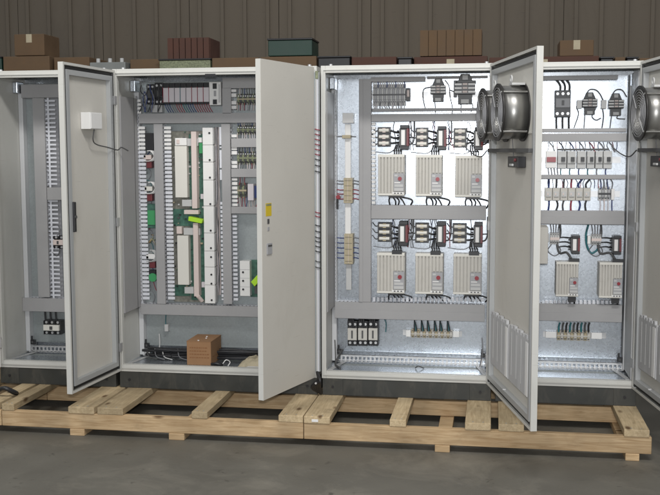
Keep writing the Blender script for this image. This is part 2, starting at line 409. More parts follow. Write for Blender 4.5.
def wires(cab, pts_list, r, m, name='wire', label=None):
    b = MB()
    for i, pts in enumerate(pts_list): b.tube(pts, r, m[i % len(m)] if isinstance(m, (list, tuple)) else m)
    return b.build(name, cab, label=label)
def pw(*p, Y=PY-.03):                 # measured wire path (px,py[,Y])
    return [at(q[0], q[1], q[2] if len(q) > 2 else Y) for q in p]

# ---------------- components
def drive(cab, x0, y0, x1, y1, label=None):
    Yf = PY-.13
    X0, X1, Z0, Z1 = rect(x0, y0, x1, y1, Yf); W = X1-X0; Hh = Z1-Z0
    b = MB()
    b.box(X0, X1, Yf+.012, PY-.001, Z0+.004, Z1-.004, BEIGE)
    b.box(X0, X1, Yf, Yf+.012, Z1-Hh*.07, Z1, CREAM)                       # top rim
    b.box(X0, X1, Yf+.001, Yf+.012, Z0, Z0+Hh*.05, CREAM)
    n = 8
    for i in range(n):                                                    # ribbed front
        xa = X0+W*(i/n)+W*.012; xb = X0+W*((i+1)/n)-W*.030
        zb = Z0+Hh*.05 if xb < X0+W*.60 else Z0+Hh*.56
        b.box(xa, xb, Yf+.0005, Yf+.0115, zb, Z1-Hh*.07, BEIGE)
    d = b.build('frequency_drive', cab, .0012, label=label)
    b = MB(); a0, a1, c0, c1 = X0+W*.60, X0+W*.99, Z0+Hh*.10, Z0+Hh*.54
    b.box(a0, a1, Yf-.003, Yf+.0115, c0, c1, MIDG)
    b.box(a0+W*.02, a1-W*.02, Yf-.0045, Yf-.0032, c0+Hh*.01, c0+Hh*.08, LGREY)
    b.box(a0+W*.03, a1-W*.14, Yf-.0045, Yf-.0032, c0+Hh*.20, c0+Hh*.225, WHITE); b.box(a0+W*.03, a1-W*.03, Yf-.0045, Yf-.0032, c0+Hh*.11, c0+Hh*.17, LGREY)
    b.box(a0+W*.03, a0+W*.15, Yf-.0045, Yf-.0032, c1-Hh*.08, c1-Hh*.03, LGREY)
    b.build('keypad', d, .0008)
    b = MB(); b.cyl(((a0+a1)/2+W*.04, Yf-.003, c1-Hh*.13), (0, -1, 0), W*.075, .006, RED, 16); b.build('red_knob', d)
    b = MB(); b.box(X0+W*.55, X1-W*.02, Yf-.002, Yf+.0008, Z0+Hh*.035, Z0+Hh*.085, WHITE)
    for k in range(3): b.box(X0+W*(.62+k*.12), X0+W*(.68+k*.12), Yf-.0045, Yf-.0022, Z0+Hh*.045, Z0+Hh*.07, DARKG)
    b.build('terminal_cover', d)
    return (X0, X1, Z0, Z1, Yf, d)

def reactor(cab, x0, y0, x1, y1, lab=WHITE, label=None):                   # line choke: laminated black core and white label
    Yf = PY-.10; X0, X1, Z0, Z1 = rect(x0, y0, x1, y1, Yf); W = X1-X0; h = Z1-Z0
    b = MB()
    b.box(X0, X1, Yf+.01, PY-.001, Z0+h*.14, Z1-h*.14, DARKG)
    b.box(X0+W*.1, X1-W*.0, Yf, PY-.001, Z1-h*.14, Z1, BLACK); b.box(X0+W*.1, X1-W*.0, Yf, PY-.001, Z0, Z0+h*.14, BLACK)
    for k in range(5): b.box(X1-W*.22, X1+W*.02, Yf+.003+k*.016, Yf+.011+k*.016, Z0+h*.14, Z1-h*.14, WINE)
    d = b.build('line_reactor', cab, .002, label=label)
    b = MB(); b.box(X0+W*.22, X0+W*.62, Yf+.004, Yf+.0095, Z0+h*.18, Z1-h*.2, lab); b.build('reactor_label', d, .001)
    b = MB()
    for k in range(4): b.cyl((X0-.002, Yf+.02, Z0+h*(.25+.17*k)), (-1, 0, 0), .004, .012, BLACK, 8)
    b.build('reactor_terminal', d)
    return (X0, X1, Z0, Z1, Yf)

def fuseblock(cab, x0, y0, x1, y1, mid=PINK, n=3):
    Yf = PY-.06; X0, X1, Z0, Z1 = rect(x0, y0, x1, y1, Yf); W = X1-X0; h = (Z1-Z0)/n
    b = MB(); b.box(X0, X1, Yf+.02, PY-.001, Z0, Z1, BLACK); d = b.build('fuse_holder', cab, .0015)
    for i in range(n):
        z = Z0+h*(i+.5)
        b = MB(); b.cyl((X0+W*.12, Yf+.012, z), (1, 0, 0), h*.27, W*.76, CREAM, 14); b.box(X0+W*.38, X0+W*.62, Yf+.004, Yf+.02, z-h*.33, z+h*.33, mid)
        b.box(X0, X0+W*.10, Yf+.004, Yf+.0195, z-h*.4, z+h*.36, DARKG); b.box(X1-W*.10, X1, Yf+.004, Yf+.0195, z-h*.4, z+h*.36, DARKG)
        b.build('fuse', d)
    return (X0, X1, Z0, Z1, Yf)

def contactor(cab, x0, y0, x1, y1, body=BLACK, face=LGREY, poles=3, dep=.09, screws=RAIL, name='contactor', label=None, facew=(.3, .7)):
    Yf = PY-dep; X0, X1, Z0, Z1 = rect(x0, y0, x1, y1, Yf); W = X1-X0; h = Z1-Z0
    b = MB()
    b.box(X0, X1, Yf+.02, PY-.001, Z0, Z1, body)
    b.box(X0+W*.04, X1-W*.04, Yf, Yf+.02, Z0+h*facew[0], Z0+h*facew[1], face)
    d = b.build(name, cab, .002, label=label)
    b = MB()
    for k in range(poles):
        xc = X0+W*(k+.5)/poles
        for z in (Z0+h*.13, Z1-h*.13):
            b.cyl((xc, Yf+.02, z), (0, -1, 0), min(W/poles*.28, h*.09), .004, screws, 10)
            b.box(xc-W/poles*.42, xc-W/poles*.36, Yf+.008, Yf+.0199, z-h*.12, z+h*.12, body)
    b.box(X0+W*.42, X0+W*.58, Yf-.004, Yf-.0002, Z0+h*(facew[0]+.08), Z0+h*(facew[1]-.08), DARKG)
    b.build('terminal_screw', d)
    return (X0, X1, Z0, Z1, Yf)

def relaytower(cab, x0, y0, x1, y1):                                      # auxiliary relay with pale bands, narrow top and foot
    Yf = PY-.08; X0, X1, Z0, Z1 = rect(x0, y0, x1, y1, Yf); W = X1-X0; h = Z1-Z0
    b = MB()
    b.add([(X0+W*.28, Yf+.03, Z1), (X1-W*.28, Yf+.03, Z1), (X1-W*.08, Yf+.03, Z1-h*.3), (X0+W*.08, Yf+.03, Z1-h*.3),
           (X0+W*.28, PY-.001, Z1), (X1-W*.28, PY-.001, Z1), (X1-W*.08, PY-.001, Z1-h*.3), (X0+W*.08, PY-.001, Z1-h*.3)],
          [(0,1,2,3),(4,5,6,7),(0,1,5,4),(1,2,6,5),(2,3,7,6),(3,0,4,7)], DARKG)
    b.box(X0, X1, Yf+.005, PY-.001, Z0+h*.32, Z1-h*.3, BLACK)
    b.box(X0+W*.14, X1-W*.14, Yf+.02, PY-.001, Z0, Z0+h*.32, DARKG)
    d = b.build('auxiliary_relay', cab, .002)
    b = MB()
    for k in range(3):
        z = Z0+h*(.37+k*.125); b.box(X0-W*.02, X0+W*.34, Yf-.001, Yf+.0049, z, z+h*.06, WHITE); b.box(X1-W*.34, X1+W*.02, Yf-.001, Yf+.0049, z, z+h*.06, WHITE); b.box(X0+W*.38, X1-W*.38, Yf, Yf+.0049, z, z+h*.07, PINK)
    b.box(X0+W*.36, X1-W*.36, Yf+.02, Yf+.0295, Z1-h*.2, Z1-h*.04, LGREY); b.box(X0+W*.3, X1-W*.3, Yf+.01, Yf+.0195, Z0+h*.02, Z0+h*.16, LGREY)
    b.build('relay_terminal', d, .001)

def terminals(cab, x0, y0, x1, y1, n, m1=LGREY, m2=None, mid=BLACK, dep=.05, name='terminal_strip', label=None, midw=.035):
    Yf = PY-dep; X0, X1, Z0, Z1 = rect(x0, y0, x1, y1, Yf); h = Z1-Z0; st = (X1-X0)/n
    b = MB()
    for i in range(n):
        a = X0+i*st; mm = m1 if (m2 is None or i % 2 == 0) else m2
        b.box(a+st*.06, a+st*.94, Yf, PY-.008, Z0+h*.28, Z1-h*.28, mm)
        b.box(a+st*.06, a+st*.94, Yf+.015, PY-.008, Z0, Z0+h*.28, mm); b.box(a+st*.06, a+st*.94, Yf+.015, PY-.008, Z1-h*.28, Z1, mm)
        b.box(a+st*.3, a+st*.7, Yf+.0135, Yf+.0149, Z0+h*.1, Z0+h*.2, DARKG); b.box(a+st*.3, a+st*.7, Yf+.0135, Yf+.0149, Z1-h*.2, Z1-h*.1, DARKG)
    b.box(X0, X1, Yf-.0035, Yf-.0003, (Z0+Z1)/2-h*midw, (Z0+Z1)/2+h*midw, mid)
    d = b.build(name, cab, label=label)
    return (X0, X1, Z0, Z1, Yf)

def block(cab, x0, y0, x1, y1, m, name, dep=.05, parent=None, bevel=.0015, extra=None, label=None, back=PY-.001):
    Yf = PY-dep; X0, X1, Z0, Z1 = rect(x0, y0, x1, y1, Yf)
    b = MB(); b.box(X0, X1, Yf, back, Z0, Z1, m)
    if extra: extra(b, X0, X1, Z0, Z1, Yf)
    return b.build(name, parent or cab, bevel, label=label)

def side_trunking(cab, x0, x1, y0, y1, z0, z1):
    b = MB(); b.box(x0, x1, y0, y1, z0, z1, DUCT); d = b.build('side_trunking', cab, .002)
    s_ = x1 if x1 < X2b or cab is c3 else x0
    b = MB(); b.box(x1+.0003, x1+.0018, y1-.05, y1-.046, z0, z1, DARKG); b.build('duct_seam', d)
side_trunking(c2, X2a+.004, X2a+.030, .045, .315, at(124, 312, .1).z, 1.645)
side_trunking(c3, X3a+.004, X3a+.030, .045, .315, at(330, 311, .1).z, 1.66)
b = MB(); b.box(X4b-.030, X4b-.004, .045, .33, .04, 1.75, POST); b.build('side_channel', c4, .002)
# ================================================================== cabinet one (left)
pduct(c1, 21, 84.5, 64, 97.5, False)
a = rect(35.5, 98, 46.5, 297, DF); duct(c1, a[0], a[1], a[2], a[3], True)
pduct(c1, 22.5, 298.5, 70, 311.5, False)
a = rect(62, 98, 74, 297, DF); duct(c1, a[0], a[1], a[2], a[3], True)
b = MB(); Xa, Xb, Za, Zb = rect(48, 97, 59, 298, PY-.03)        # slotted inner duct between, open cover
n = 46
for i in range(n):
    z = Zb-.01-(i+.5)*(Zb-Za-.02)/n
    if i in (20, 21): continue
    b.box(Xa, Xa+.022, PY-.05, PY-.047, z-.007, z+.004, FING); b.box(Xa+.034, Xb, PY-.05, PY-.047, z-.007, z+.004, FING)
b.box(Xa+.022, Xa+.034, PY-.052, PY-.047, Za, Zb, FING)
b.box(Xa, Xb, PY-.006, PY-.001, Za, Zb, MIDG)
b.build('open_wire_duct', c1)
block(c1, 47, 187.5, 66, 200, DUCT, 'duct_junction', .081)
contactor(c1, 42.5, 321, 59.5, 335, BLACK, CREAM, 3, .08, label='small black three-pole contactor with cream faces')
wires(c1, [pw((45+k*5.3, 311), (45.3+k*5.3, 316), (46+k*5.3, 323), Y=PY-.05) for k in range(3)], .006, BLACK)
contactor(c1, 52.5, 236, 63, 249, BLACK, PINK, 2, .07, name='small_relay')
wires(c1, [pw((50, 228), (56, 224), (60, 231), (55, 238), Y=PY-.05), pw((52, 252), (57, 256), (60, 250), Y=PY-.05)], .0025, [GREY, DARKG])

# ================================================================== cabinet two
# wide grey trunking on left
a = rect(116.5, 96, 136, 312, DF); duct(c2, X2a+.028, at(137, 200, DF).x, a[2], a[3], True)
a = rect(155.5, 124, 163.7, 304, DF); duct(c2, a[0], a[1], a[2], a[3], True)
a = rect(222.5, 124, 230.8, 304, DF); duct(c2, a[0], a[1], a[2], a[3], True)
a = rect(139, 113.5, 222, 123, DF); duct(c2, a[0], X2b-.03, a[2], a[3], False)
a = rect(139, 305, 222, 315, DF); duct(c2, X2a+.028, X2b-.03, a[2], a[3], False)
a = rect(222.5, 78, 262, 88, DF); duct(c2, a[0], X2b-.03, a[2], a[3], False)
a = rect(222.5, 88, 230.8, 113.5, DF); duct(c2, a[0], a[1], a[2], a[3], True)
for (ya, yb) in ((138.5, 147), (169, 177), (207, 213.5)):
    a = rect(231, ya, 262, yb, DF); duct(c2, a[0], X2b-.03, a[2], a[3], False, dep=.076)
# rail mounted controller row
a = rect(163, 87, 209, 104, PY-.07)
dinrail(c2, a[0]-.15, a[1]+.1, (a[2]+a[3])/2)
W = (a[1]-a[0])/8
for k in range(8):
    b = MB(); x = a[0]+k*W
    b.box(x+.0015, x+W-.0015, PY-.07, PY-.008, a[2]+.012, a[3]-.004, LILAC)
    b.box(x+.0015, x+W-.0015, PY-.066, PY-.008, a[3]-.0035, a[3]+.026, BLACK); b.box(x+.0015, x+W-.0015, PY-.066, PY-.008, a[2], a[2]+.0115, BLACK)
    o = b.build('controller_module', c2, .0012)
    b = MB(); b.box(x-.0012, x+.0012, PY-.074, PY-.03, a[2]+.01, a[3], [DRED, DRED, GREY, TEAL, GREY, DRED, DRED, DRED][k]); b.build('module_edge', o)
b = MB()
for k in range(20):
    x = a[0]+(k+.5)*(a[1]-a[0])/20; mm = [BLUE, GREY, DRED, TEAL, BLUE, DRED, DRED, DRED][int(k*8/20)]
    b.tube([(x, PY-.055, a[2]+.004), (x+.006, PY-.06, a[2]-.018), (x+.022, PY-.05, a[2]-.05)], .0026, mm, 6, 3)
b.build('module_wire', c2)
def f(b, X0, X1, Z0, Z1, Yf):
    W = X1-X0; h = Z1-Z0
    b.box(X0+W*.32, X1-W*.34, Yf-.006, Yf-.0005, Z1-h*.3, Z1-h*.06, BLACK); b.box(X0+W*.32, X1-W*.34, Yf-.006, Yf-.0005, Z0+h*.03, Z0+h*.24, BLACK)
    b.box(X0+W*.4, X1-W*.4, Yf-.004, Yf-.0005, Z0+h*.38, Z0+h*.62, MIDG)
    b.box(X1-W*.2, X1-W*.05, Yf-.002, Yf-.0005, Z0+h*.1, Z0+h*.9, LGREY)
block(c2, 209.3, 82, 220.8, 105, WHITE, 'power_supply', .085, extra=f)
# dark relays and cable bundle left of the controller
contactor(c2, 146, 84, 153.5, 104, BLACK, DARKG, 2, .08); contactor(c2, 154, 82.5, 162, 104.5, BLACK, BLACK, 2, .07)
b = MB()
for k in range(12):
    x, y = random.uniform(140, 160), random.uniform(84, 96)
    b.tube(pw((x, y), (x+random.uniform(-4, 3), y+6), (x+random.uniform(-3, 5), y+13), (x+random.uniform(-3, 5), 112), Y=PY-.09), .003, [BLACK, GREY, BLACK, BLUE][k % 4], 6, 3)
b.build('bundled_cable', c2)
block(c2, 130.5, 77, 134, 95, LGREY, 'cable_tray', .05)
b = MB()
for k in range(4):
    for q in range(2):
        X0, X1, Z0, Z1 = rect(132.5+q*5, 99.5+k*3.9, 136+q*5, 101.8+k*3.9, PY-.085); b.box(X0, X1, PY-.085, PY-.078, Z0, Z1, WHITE)
b.build('marker_strip', c2)
block(c2, 151, 105, 162, 112.5, LGREY, 'relay_socket', .05)
# left component column
Xc0, Xc1, Zc0, Zc1 = rect(144, 127, 154, 300, PY-.03)
dinrail(c2, Xc0, Xc1, Zc1-.1)
block(c2, 145, 133, 153, 150, BLACK, 'relay', .06)
def ferr(px, py, r, m):
    p = at(px, py, PY-.05); b = MB()
    b.ring(p, (0, 1, 0), r*.72, r, .02, m, 20); return b
def loopwire(px, py, w, h, m=WHITE, name='wire_loop'):
    b = MB()
    for k in range(4):
        o = k*1.0
        b.tube(pw((px-w*.6, py+h*.5-o*.2), (px+w*.2-o, py+h*.42), (px+w*.5-o, py), (px+w*.2-o, py-h*.45), (px-w*.3, py-h*.5+o*.2), Y=PY-.05-.004*k), .0028, m, 6, 4)
    b.build(name, c2)
loopwire(151, 156, 12, 11, WHITE); loopwire(152, 188, 12, 12, WHITE); loopwire(153, 256, 11, 12, LGREY)
block(c2, 143.5, 155, 151, 159.5, PINK, 'terminal_clamp', .06); block(c2, 144.5, 186.5, 152, 191, CREAM, 'terminal_clamp', .06); block(c2, 146, 254, 155, 259, WHITE, 'terminal_clamp', .06)
block(c2, 146.5, 160, 151.5, 168, WINE, 'red_terminal', .05); block(c2, 147, 193.5, 152, 201, WINE, 'red_terminal', .05); block(c2, 149.5, 261, 155, 268, WINE, 'red_terminal', .05)
def f(b, X0, X1, Z0, Z1, Yf):
    b.box(X0+.006, X1-.004, Yf-.008, Yf-.0005, Z0+.02, Z1-.04, GREEN)
block(c2, 147, 204, 156, 228, PCB, 'earth_terminal', .05, extra=f, label='green earth terminal in the middle of the left column')
b = MB(); p = at(152.5, 277.5, PY-.06); b.cyl(p, (0, 1, 0), .027, .05, GREEN, 22); b.box(p.x-.028, p.x+.018, p.y+.005, p.y+.05, p.z+.02, p.z+.045, BLACK)
b.build('earth_bobbin', c2, .002, label='round green terminal low in the left column')
b = MB()
for k in range(7):
    p = at(150+k*.6, 238+random.uniform(-3, 3), PY-.05); q = at(147+random.uniform(0, 9), 228+random.uniform(4, 20), PY-.04); b.tube([p, (p+q)/2+Vector((.004, -.01, 0)), q], .0026, [COPPER, TAN, OLIVE][k % 3], 6, 3)
b.build('copper_strand', c2)
b = MB()
for k in range(14):
    y = 130+k*12.3; xx = 148+(y-130)*.03
    b.tube(pw((xx-6, y), (xx, y+2), (xx+2, y+8), (xx+random.uniform(-2, 5), y+13), Y=PY-.025), .0025, [GREY, BLUE, DRED, GREY, TEAL][k % 5], 6, 3)
b.build('column_wire', c2)
# circuit board area
pc = block(c2, 172.5, 131, 206, 302, PCBB, 'circuit_board', .018)
block(c2, 190, 134, 205, 300, PCB, 'board_edge', .026, parent=pc); block(c2, 173, 209, 190, 226, PCB, 'board_patch', .024, parent=pc)
block(c2, 173, 285, 190, 296, PCB, 'board_patch', .024, parent=pc)
b = MB()                                    # small parts on the board
for k in range(90):
    x = random.uniform(174, 205); y = random.uniform(132, 300); p = at(x, y, PY-.03); s = random.uniform(.003, .008)
    b.box(p.x-s, p.x+s, PY-.036, PY-.0265, p.z-s*.7, p.z+s*.7, random.choice([BLACK, DARKG, LGREY, PCB, TAN, BLACK]))
b.build('board_chip', pc)
WB = block(c2, 175, 146, 187, 197.5, CREAM, 'long_cover', .075, label='upper long cream cover on the circuit board')
block(c2, 175, 138, 186.5, 145.4, WHITE, 'connector', .07); block(c2, 176.3, 139.5, 179.3, 143.8, PINK, 'connector_key', .074)
block(c2, 187, 138.5, 198, 146, LGREY, 'connector', .06)
block(c2, 177.5, 235.7, 188.6, 284.8, CREAM, 'long_cover', .075, label='lower long cream cover on the circuit board')
block(c2, 191.5, 131.5, 196.6, 208.5, PINK, 'ribbon_cable', .08); block(c2, 193.5, 223, 198.4, 296.5, PINK, 'ribbon_cable', .08)
block(c2, 182, 199.7, 191.8, 206.4, LGREY, 'connector', .06); block(c2, 184, 210, 198.4, 214.2, PINK, 'connector', .07)
block(c2, 176.5, 226.5, 181.8, 233.8, PINK, 'connector', .06); block(c2, 183.6, 228, 200, 235, LGREY, 'connector', .06)
block(c2, 184.5, 287, 193.6, 293.6, LGREY, 'connector', .06)
b = MB(); p0 = at(198, 296, PY-.082); p1 = at(202, 301, PY-.06); b.tube([p0, p1], .014, PINK, 6, 1); b.build('ribbon_end', c2)
b = MB()
p = [at(188.5, 216.5, PY-.1), at(202.5, 219.5, PY-.1), at(201.5, 223.5, PY-.1), at(188.2, 220.8, PY-.1)]; q = [v+Vector((0, .05, 0)) for v in p]
b.add(p+q, [(0,1,2,3),(4,5,6,7),(0,1,5,4),(1,2,6,5),(2,3,7,6),(3,0,4,7)], LIME); b.build('lime_connector', c2, .002, label='lime green connector in the middle of the circuit board')
block(c2, 198, 137.5, 201.8, 142.5, WHITE, 'light_dot', .05); block(c2, 199, 143, 202.5, 153.5, GREEN, 'green_plug', .05)
block(c2, 200.5, 194, 205, 199, LILAC, 'plug', .05); block(c2, 201.5, 282, 205.5, 287.5, LILAC, 'plug', .05)
# white module column
segs = [127.5, 145, 162, 180, 206, 233, 251, 267, 285, 303.5]; dots = [133, 160, 177.5, 204, 230.5, 248, 257, 274.5, 283.5, 300]
X0, X1, _, _ = rect(203.7, 200, 213.8, 230, PY-.08)
for k in range(len(segs)-1):
    Z1_ = at(208, segs[k], PY-.08).z; Z0_ = at(208, segs[k+1], PY-.08).z
    b = MB(); b.box(X0, X1, PY-.08, PY-.01, Z0_+.001, Z1_-.001, WHITE)
    b.box(X1, X1+.004, PY-.07, PY-.02, Z0_+.006, Z1_-.006, LGREY)
    o = b.build('output_module', c2, .0015)
    zs = [at(208, d, PY-.08).z for d in dots]; b = MB()
    for z in zs:
        if Z0_ < z <= Z1_: b.cyl((X0+(X1-X0)*.68, PY-.0802, z), (0, -1, 0), .0062, .004, BLACK, 12)
    if b.v: b.build('indicator', o)
# wires and white fingers right of it
b = MB()
for k in range(9):
    pts = []
    for y in range(127, 305, 12): pts.append(at(215.2+k*.42+(y-127)*.014+random.uniform(-.5, .5), y, PY-.02-.004*(k % 4)))
    b.tube(pts, .0022, [GREY, PINK, LILAC, GREY, PINK, DARKG][k % 6], 6, 2)
b.build('vertical_wire', c2)
b = MB()
for y0_, y1_ in ((127, 148), (150, 180), (202, 300)):
    y = y0_
    while y < y1_:
        h = 18 if y1_ < 190 else 2.6
        X_, X__, Z_, Z__ = rect(219.3+(y-127)*.014, y, 221.6+(y-127)*.014, min(y+h, y1_), PY-.075); b.box(X_, X__, PY-.075, PY-.05, Z_, Z__, FING); y += h+1.6
b.build('slotted_edge', c2)
# right terminal rows
def wrow(x0, x1, yt, yb, seed, cols=(GREY, DRED, BLUE, DARKG, PINK)):
    random.seed(seed); b = MB(); x = x0
    while x < x1:
        m_ = random.choice(cols); b.tube(pw((x, yt), (x+random.uniform(-.6, .6), (yt+yb)/2), (x+random.uniform(-1, 1), yb), Y=PY-.045), .0024, m_, 6, 2); x += 2.4
    b.build('terminal_wire', c2)
for i, (ya, yb) in enumerate(((91, 107), (122.5, 137), (149, 167))):
    terminals(c2, 237, ya+2.5, 268, yb-2.5, 13, OLIVE, DARKG, [TAN, OLIVE, OLIVE][i], dep=.045, midw=.06)
    wrow(237.5, 263, ya-3.5, ya+4, 10+i, (GREY, PINK, DARKG, BLUE)); wrow(237.5, 263, yb-4, yb+3.5, 20+i, (DRED, PINK, GREY, LILAC))
    b = MB()
    for k in range(12):
        p = at(238.6+k*2.3, ya+5, PY-.052); b.cyl(p, (0, 1, 0), .0042, .006, RAIL, 8); p = at(238.6+k*2.3, yb-4.2, PY-.052); b.cyl(p, (0, 1, 0), .0042, .006, BLACK, 8)
    b.build('terminal_screw', c2)
terminals(c2, 237, 183, 246.5, 198, 4, OLIVE, DARKG, TAN, dep=.045, midw=.06); wrow(237.5, 247, 177, 185, 31); wrow(237.5, 262, 197, 207, 32, (DRED, PINK, TEAL, BLUE, LILAC))
block(c2, 247.6, 184, 253.5, 200.5, LILAC, 'small_power_supply', .08); block(c2, 253.8, 186, 257.5, 198, BLUE, 'blue_relay', .06); block(c2, 258, 188, 262, 194, WHITE, 'connector', .05)
# wide fingers of the two left ducts, light from above put into their colour
for x0_, x1_, sl in ((138.6, 145.0, .028), (164.2, 171.0, .024)):
    b = MB(); y = 126.5
    while y < 300:
        hh = 2.7; o_ = (y-127)*sl; X_, X__, Z_, Z__ = rect(x0_+o_, y, x1_+o_, y+hh, PY-.055)
        b.box(X_, X__, PY-.06, PY-.052, Z_, Z__, FING if y > 150 else WHITE); y += 4.05
    X_, X__, Z_, Z__ = rect(x0_+2.4, 126.5, x1_+1.4, 300, PY-.04); b.box(at(x0_+3.2, 212, PY-.05).x+.002, at(x1_+.4, 212, PY-.05).x, PY-.045, PY-.03, Z_, Z__, MIDG)
    b.build('duct_fingers', c2)
# slotted strip on left of the rows, glints put into its pale colours
b = MB()
for (ya, yb) in ((89.5, 92), (93.5, 97), (101, 104.5), (105.8, 109), (121, 123), (134.5, 137.3), (146.5, 150), (151, 154.5), (161, 164), (165, 168), (178, 180.5), (182, 185), (186.5, 189.5), (191, 193.5), (195.5, 198), (199.5, 202), (203.5, 206)):
    X_, X__, Z_, Z__ = rect(230.8+(ya-88)*.012, ya, 236.2+(ya-88)*.012, yb, PY-.06); b.box(X_, X__, PY-.062, PY-.03, Z_, Z__, WHITE)
for k in range(21):
    ya = 215+k*4.15; X_, X__, Z_, Z__ = rect(232.4+k*.06, ya, 236.8+k*.06, ya+2.5, PY-.06); b.box(X_, X__, PY-.062, PY-.03, Z_, Z__, FING)
b.build('duct_fingers', c2)
# lower right board
def f(b, X0, X1, Z0, Z1, Yf):
    h = Z1-Z0
    for k in range(3): b.cyl((X0+(X1-X0)*.32, Yf-.0003, Z0+h*(.19+.245*k)), (0, -1, 0), .0065, .004, BLACK, 12)
    for k in range(3): b.box(X0, X1, Yf-.0012, Yf-.0003, Z0+h*(.26+.245*k), Z0+h*(.268+.245*k), MIDG)
block(c2, 240, 261, 249.8, 296, WHITE, 'output_module', .07, extra=f)
block(c2, 250.3, 260, 268, 297, PCB, 'circuit_board', .02); block(c2, 254.5, 286, 268, 294, DARKG, 'board_plug', .05)
b = MB(); p = [at(250.8, 282, PY-.1), at(259.5, 272.5, PY-.1), at(263.5, 276.5, PY-.1), at(254.5, 286.5, PY-.1)]; q = [v+Vector((0, .05, 0)) for v in p]
b.add(p+q, [(0,1,2,3),(4,5,6,7),(0,1,5,4),(1,2,6,5),(2,3,7,6),(3,0,4,7)], LIME); b.build('lime_connector', c2, .002, label='lime green connector beside the small white module')
# bottom zone of cabinet two
block(c2, 128, 316, 135, 346, LGREY, 'cable_channel', .05); block(c2, 135.5, 316, 142.5, 347, LILAC, 'cable_channel', .04)
wires(c2, [pw((166, 312), (165.6, 320), (166, 328), Y=PY-.03)], .003, TEAL); block(c2, 164.5, 324.5, 168, 331.5, LGREY, 'tag', .04)
b = MB()                                   # loose dark cables along the back of the floor
for k in range(9):
    pts = []; x = X2a+.05+random.uniform(0, .1)
    while x < X2b-.06: pts.append((x, PY-.07-.012*k+random.uniform(-.008, .008), .045+.012*(k % 4)+random.uniform(0, .01))); x += .11
    b.tube(pts, .009, BLACK, 8, 4)
b.build('floor_cable', c2)
b = MB()
for k in range(5):
    x = .06+.05*k; b.tube([(x, .33, .05), (x+.02, .28, .085), (x+.05, .22, .05), (x+.11, .2, .036)], .0035, [DARKG, GREY, LGREY, BLACK, GREY][k], 6, 4)
b.tube([(.14, .34, .17), (.145, .33, .1), (.14, .30, .05)], .004, LGREY); b.tube([(.50, .34, .16), (.505, .32, .1), (.50, .30, .04)], .004, LGREY)
b.build('loose_wire', c2)
block(c2, 205, 74, 215.5, 76.6, BLACK, 'rail_slot', PY+.0082, back=.0) if False else None
b = MB(); X_, X__, Z_, Z__ = rect(205, 73.8, 215.5, 76.6, -.001); b.box(X_, X__, -.002, -.0005, Z_, Z__, BLACK); b.build('latch_slot', c2)

# ================================================================== cabinet three
a = rect(327, 79, 333.8, 310, DF); duct(c3, X3a+.028, at(333.8, 200, DF).x, at(330, 310, DF).z, at(330, 91, DF).z, True)
a = rect(359, 79, 370.8, 302, DF); duct(c3, a[0], a[1], a[2], a[3], True, split=.33)
XR = X3b-.045
a = rect(371, 77, 425, 81.2, DF); duct(c3, a[0], a[1], a[2], a[3], False)
a = rect(427, 76, 484, 78.5, PY-.03); b = MB(); b.box(a[0], XR, PY-.03, PY-.001, a[2], a[3], DUCT); b.build('duct_lid', c3, .001)
XL = at(371.3, 200, DF).x
def hbar(cab, XL, XR, x, ya, yb, gap, twin):
    a = rect(x-5, ya, x+5, yb, DF)
    duct(cab, XL, XR, a[2], a[3], False, split=twin)
a = rect(400, 114, 410, 121, DF); duct(c3, XL, XR, a[2], a[3], False)
a = rect(400, 108.3, 410, 111.2, PY-.05); b = MB(); b.box(XL, XR, PY-.05, PY-.001, a[2], a[3], DUCT); b.build('duct_lid', c3, .001)
a = rect(400, 205.5, 410, 219, DF); duct(c3, XL, XR, a[2], a[3], False, split=.62)
a = rect(340, 302, 350, 318.2, DF); duct(c3, X3a+.028, XR, a[2], a[3], False, split=.53)
# slot rows above lower duct and left of drives, glints put into the colour
b = MB()
for k in range(20):
    ya = 122.5+k*4.15; X_, X__, Z_, Z__ = rect(371.8, ya, 375.2, ya+2.6, PY-.06); b.box(X_, X__, PY-.062, PY-.03, Z_, Z__, WHITE)
b.build('duct_fingers', c3)
b = MB()
for k in range(27):
    xa = 373+k*4.15; X_, X__, Z_, Z__ = rect(xa, 297.5, xa+2.5, 301.7, PY-.06); b.box(X_, X__, PY-.062, PY-.03, Z_, Z__, FING)
b.build('duct_fingers', c3)
# busbar channel
b = MB()
X_, X__, Z_, Z__ = rect(345, 124, 350.8, 264, PY-.045); b.box(X_, X__, PY-.045, PY-.035, Z_, Z__, WHITE)
X_, X__, Z0_, Z1_ = rect(346, 264, 351.4, 290, PY-.045); b.box(X_, X__, PY-.045, PY-.035, Z0_, Z_-.002, LGREY)
b.build('busbar_cover', c3, .002)
block(c3, 342.5, 113, 353.5, 123, WHITE, 'busbar_head', .06); block(c3, 342, 135, 350.5, 138.3, TAN, 'busbar_clamp', .07)
def f(b, X0, X1, Z0, Z1, Yf):
    W = X1-X0; b.box(X0+W*.46, X0+W*.5, Yf-.002, Yf-.0005, Z0+.004, Z1-.004, PINK)
    for k in range(5): b.box(X0+W*.1, X1-W*.1, Yf-.003, Yf-.0022, Z0+(Z1-Z0)*(k+.45)/5, Z0+(Z1-Z0)*(k+.5)/5, DARKG)
block(c3, 343.6, 178, 352.4, 203, TAN, 'distribution_block', .075, extra=f); block(c3, 344.2, 234, 352.8, 264, TAN, 'distribution_block', .075, extra=f)
L = []
for y, m_ in ((181, GREY), (184, GREY), (190, DRED), (194, DRED), (199, DRED)):
    L.append((pw((337, y-.5), (340, y), (344, y), Y=PY-.05), m_)); L.append((pw((352.4, y), (355, y-.4), (359, y+.5), Y=PY-.05), m_))
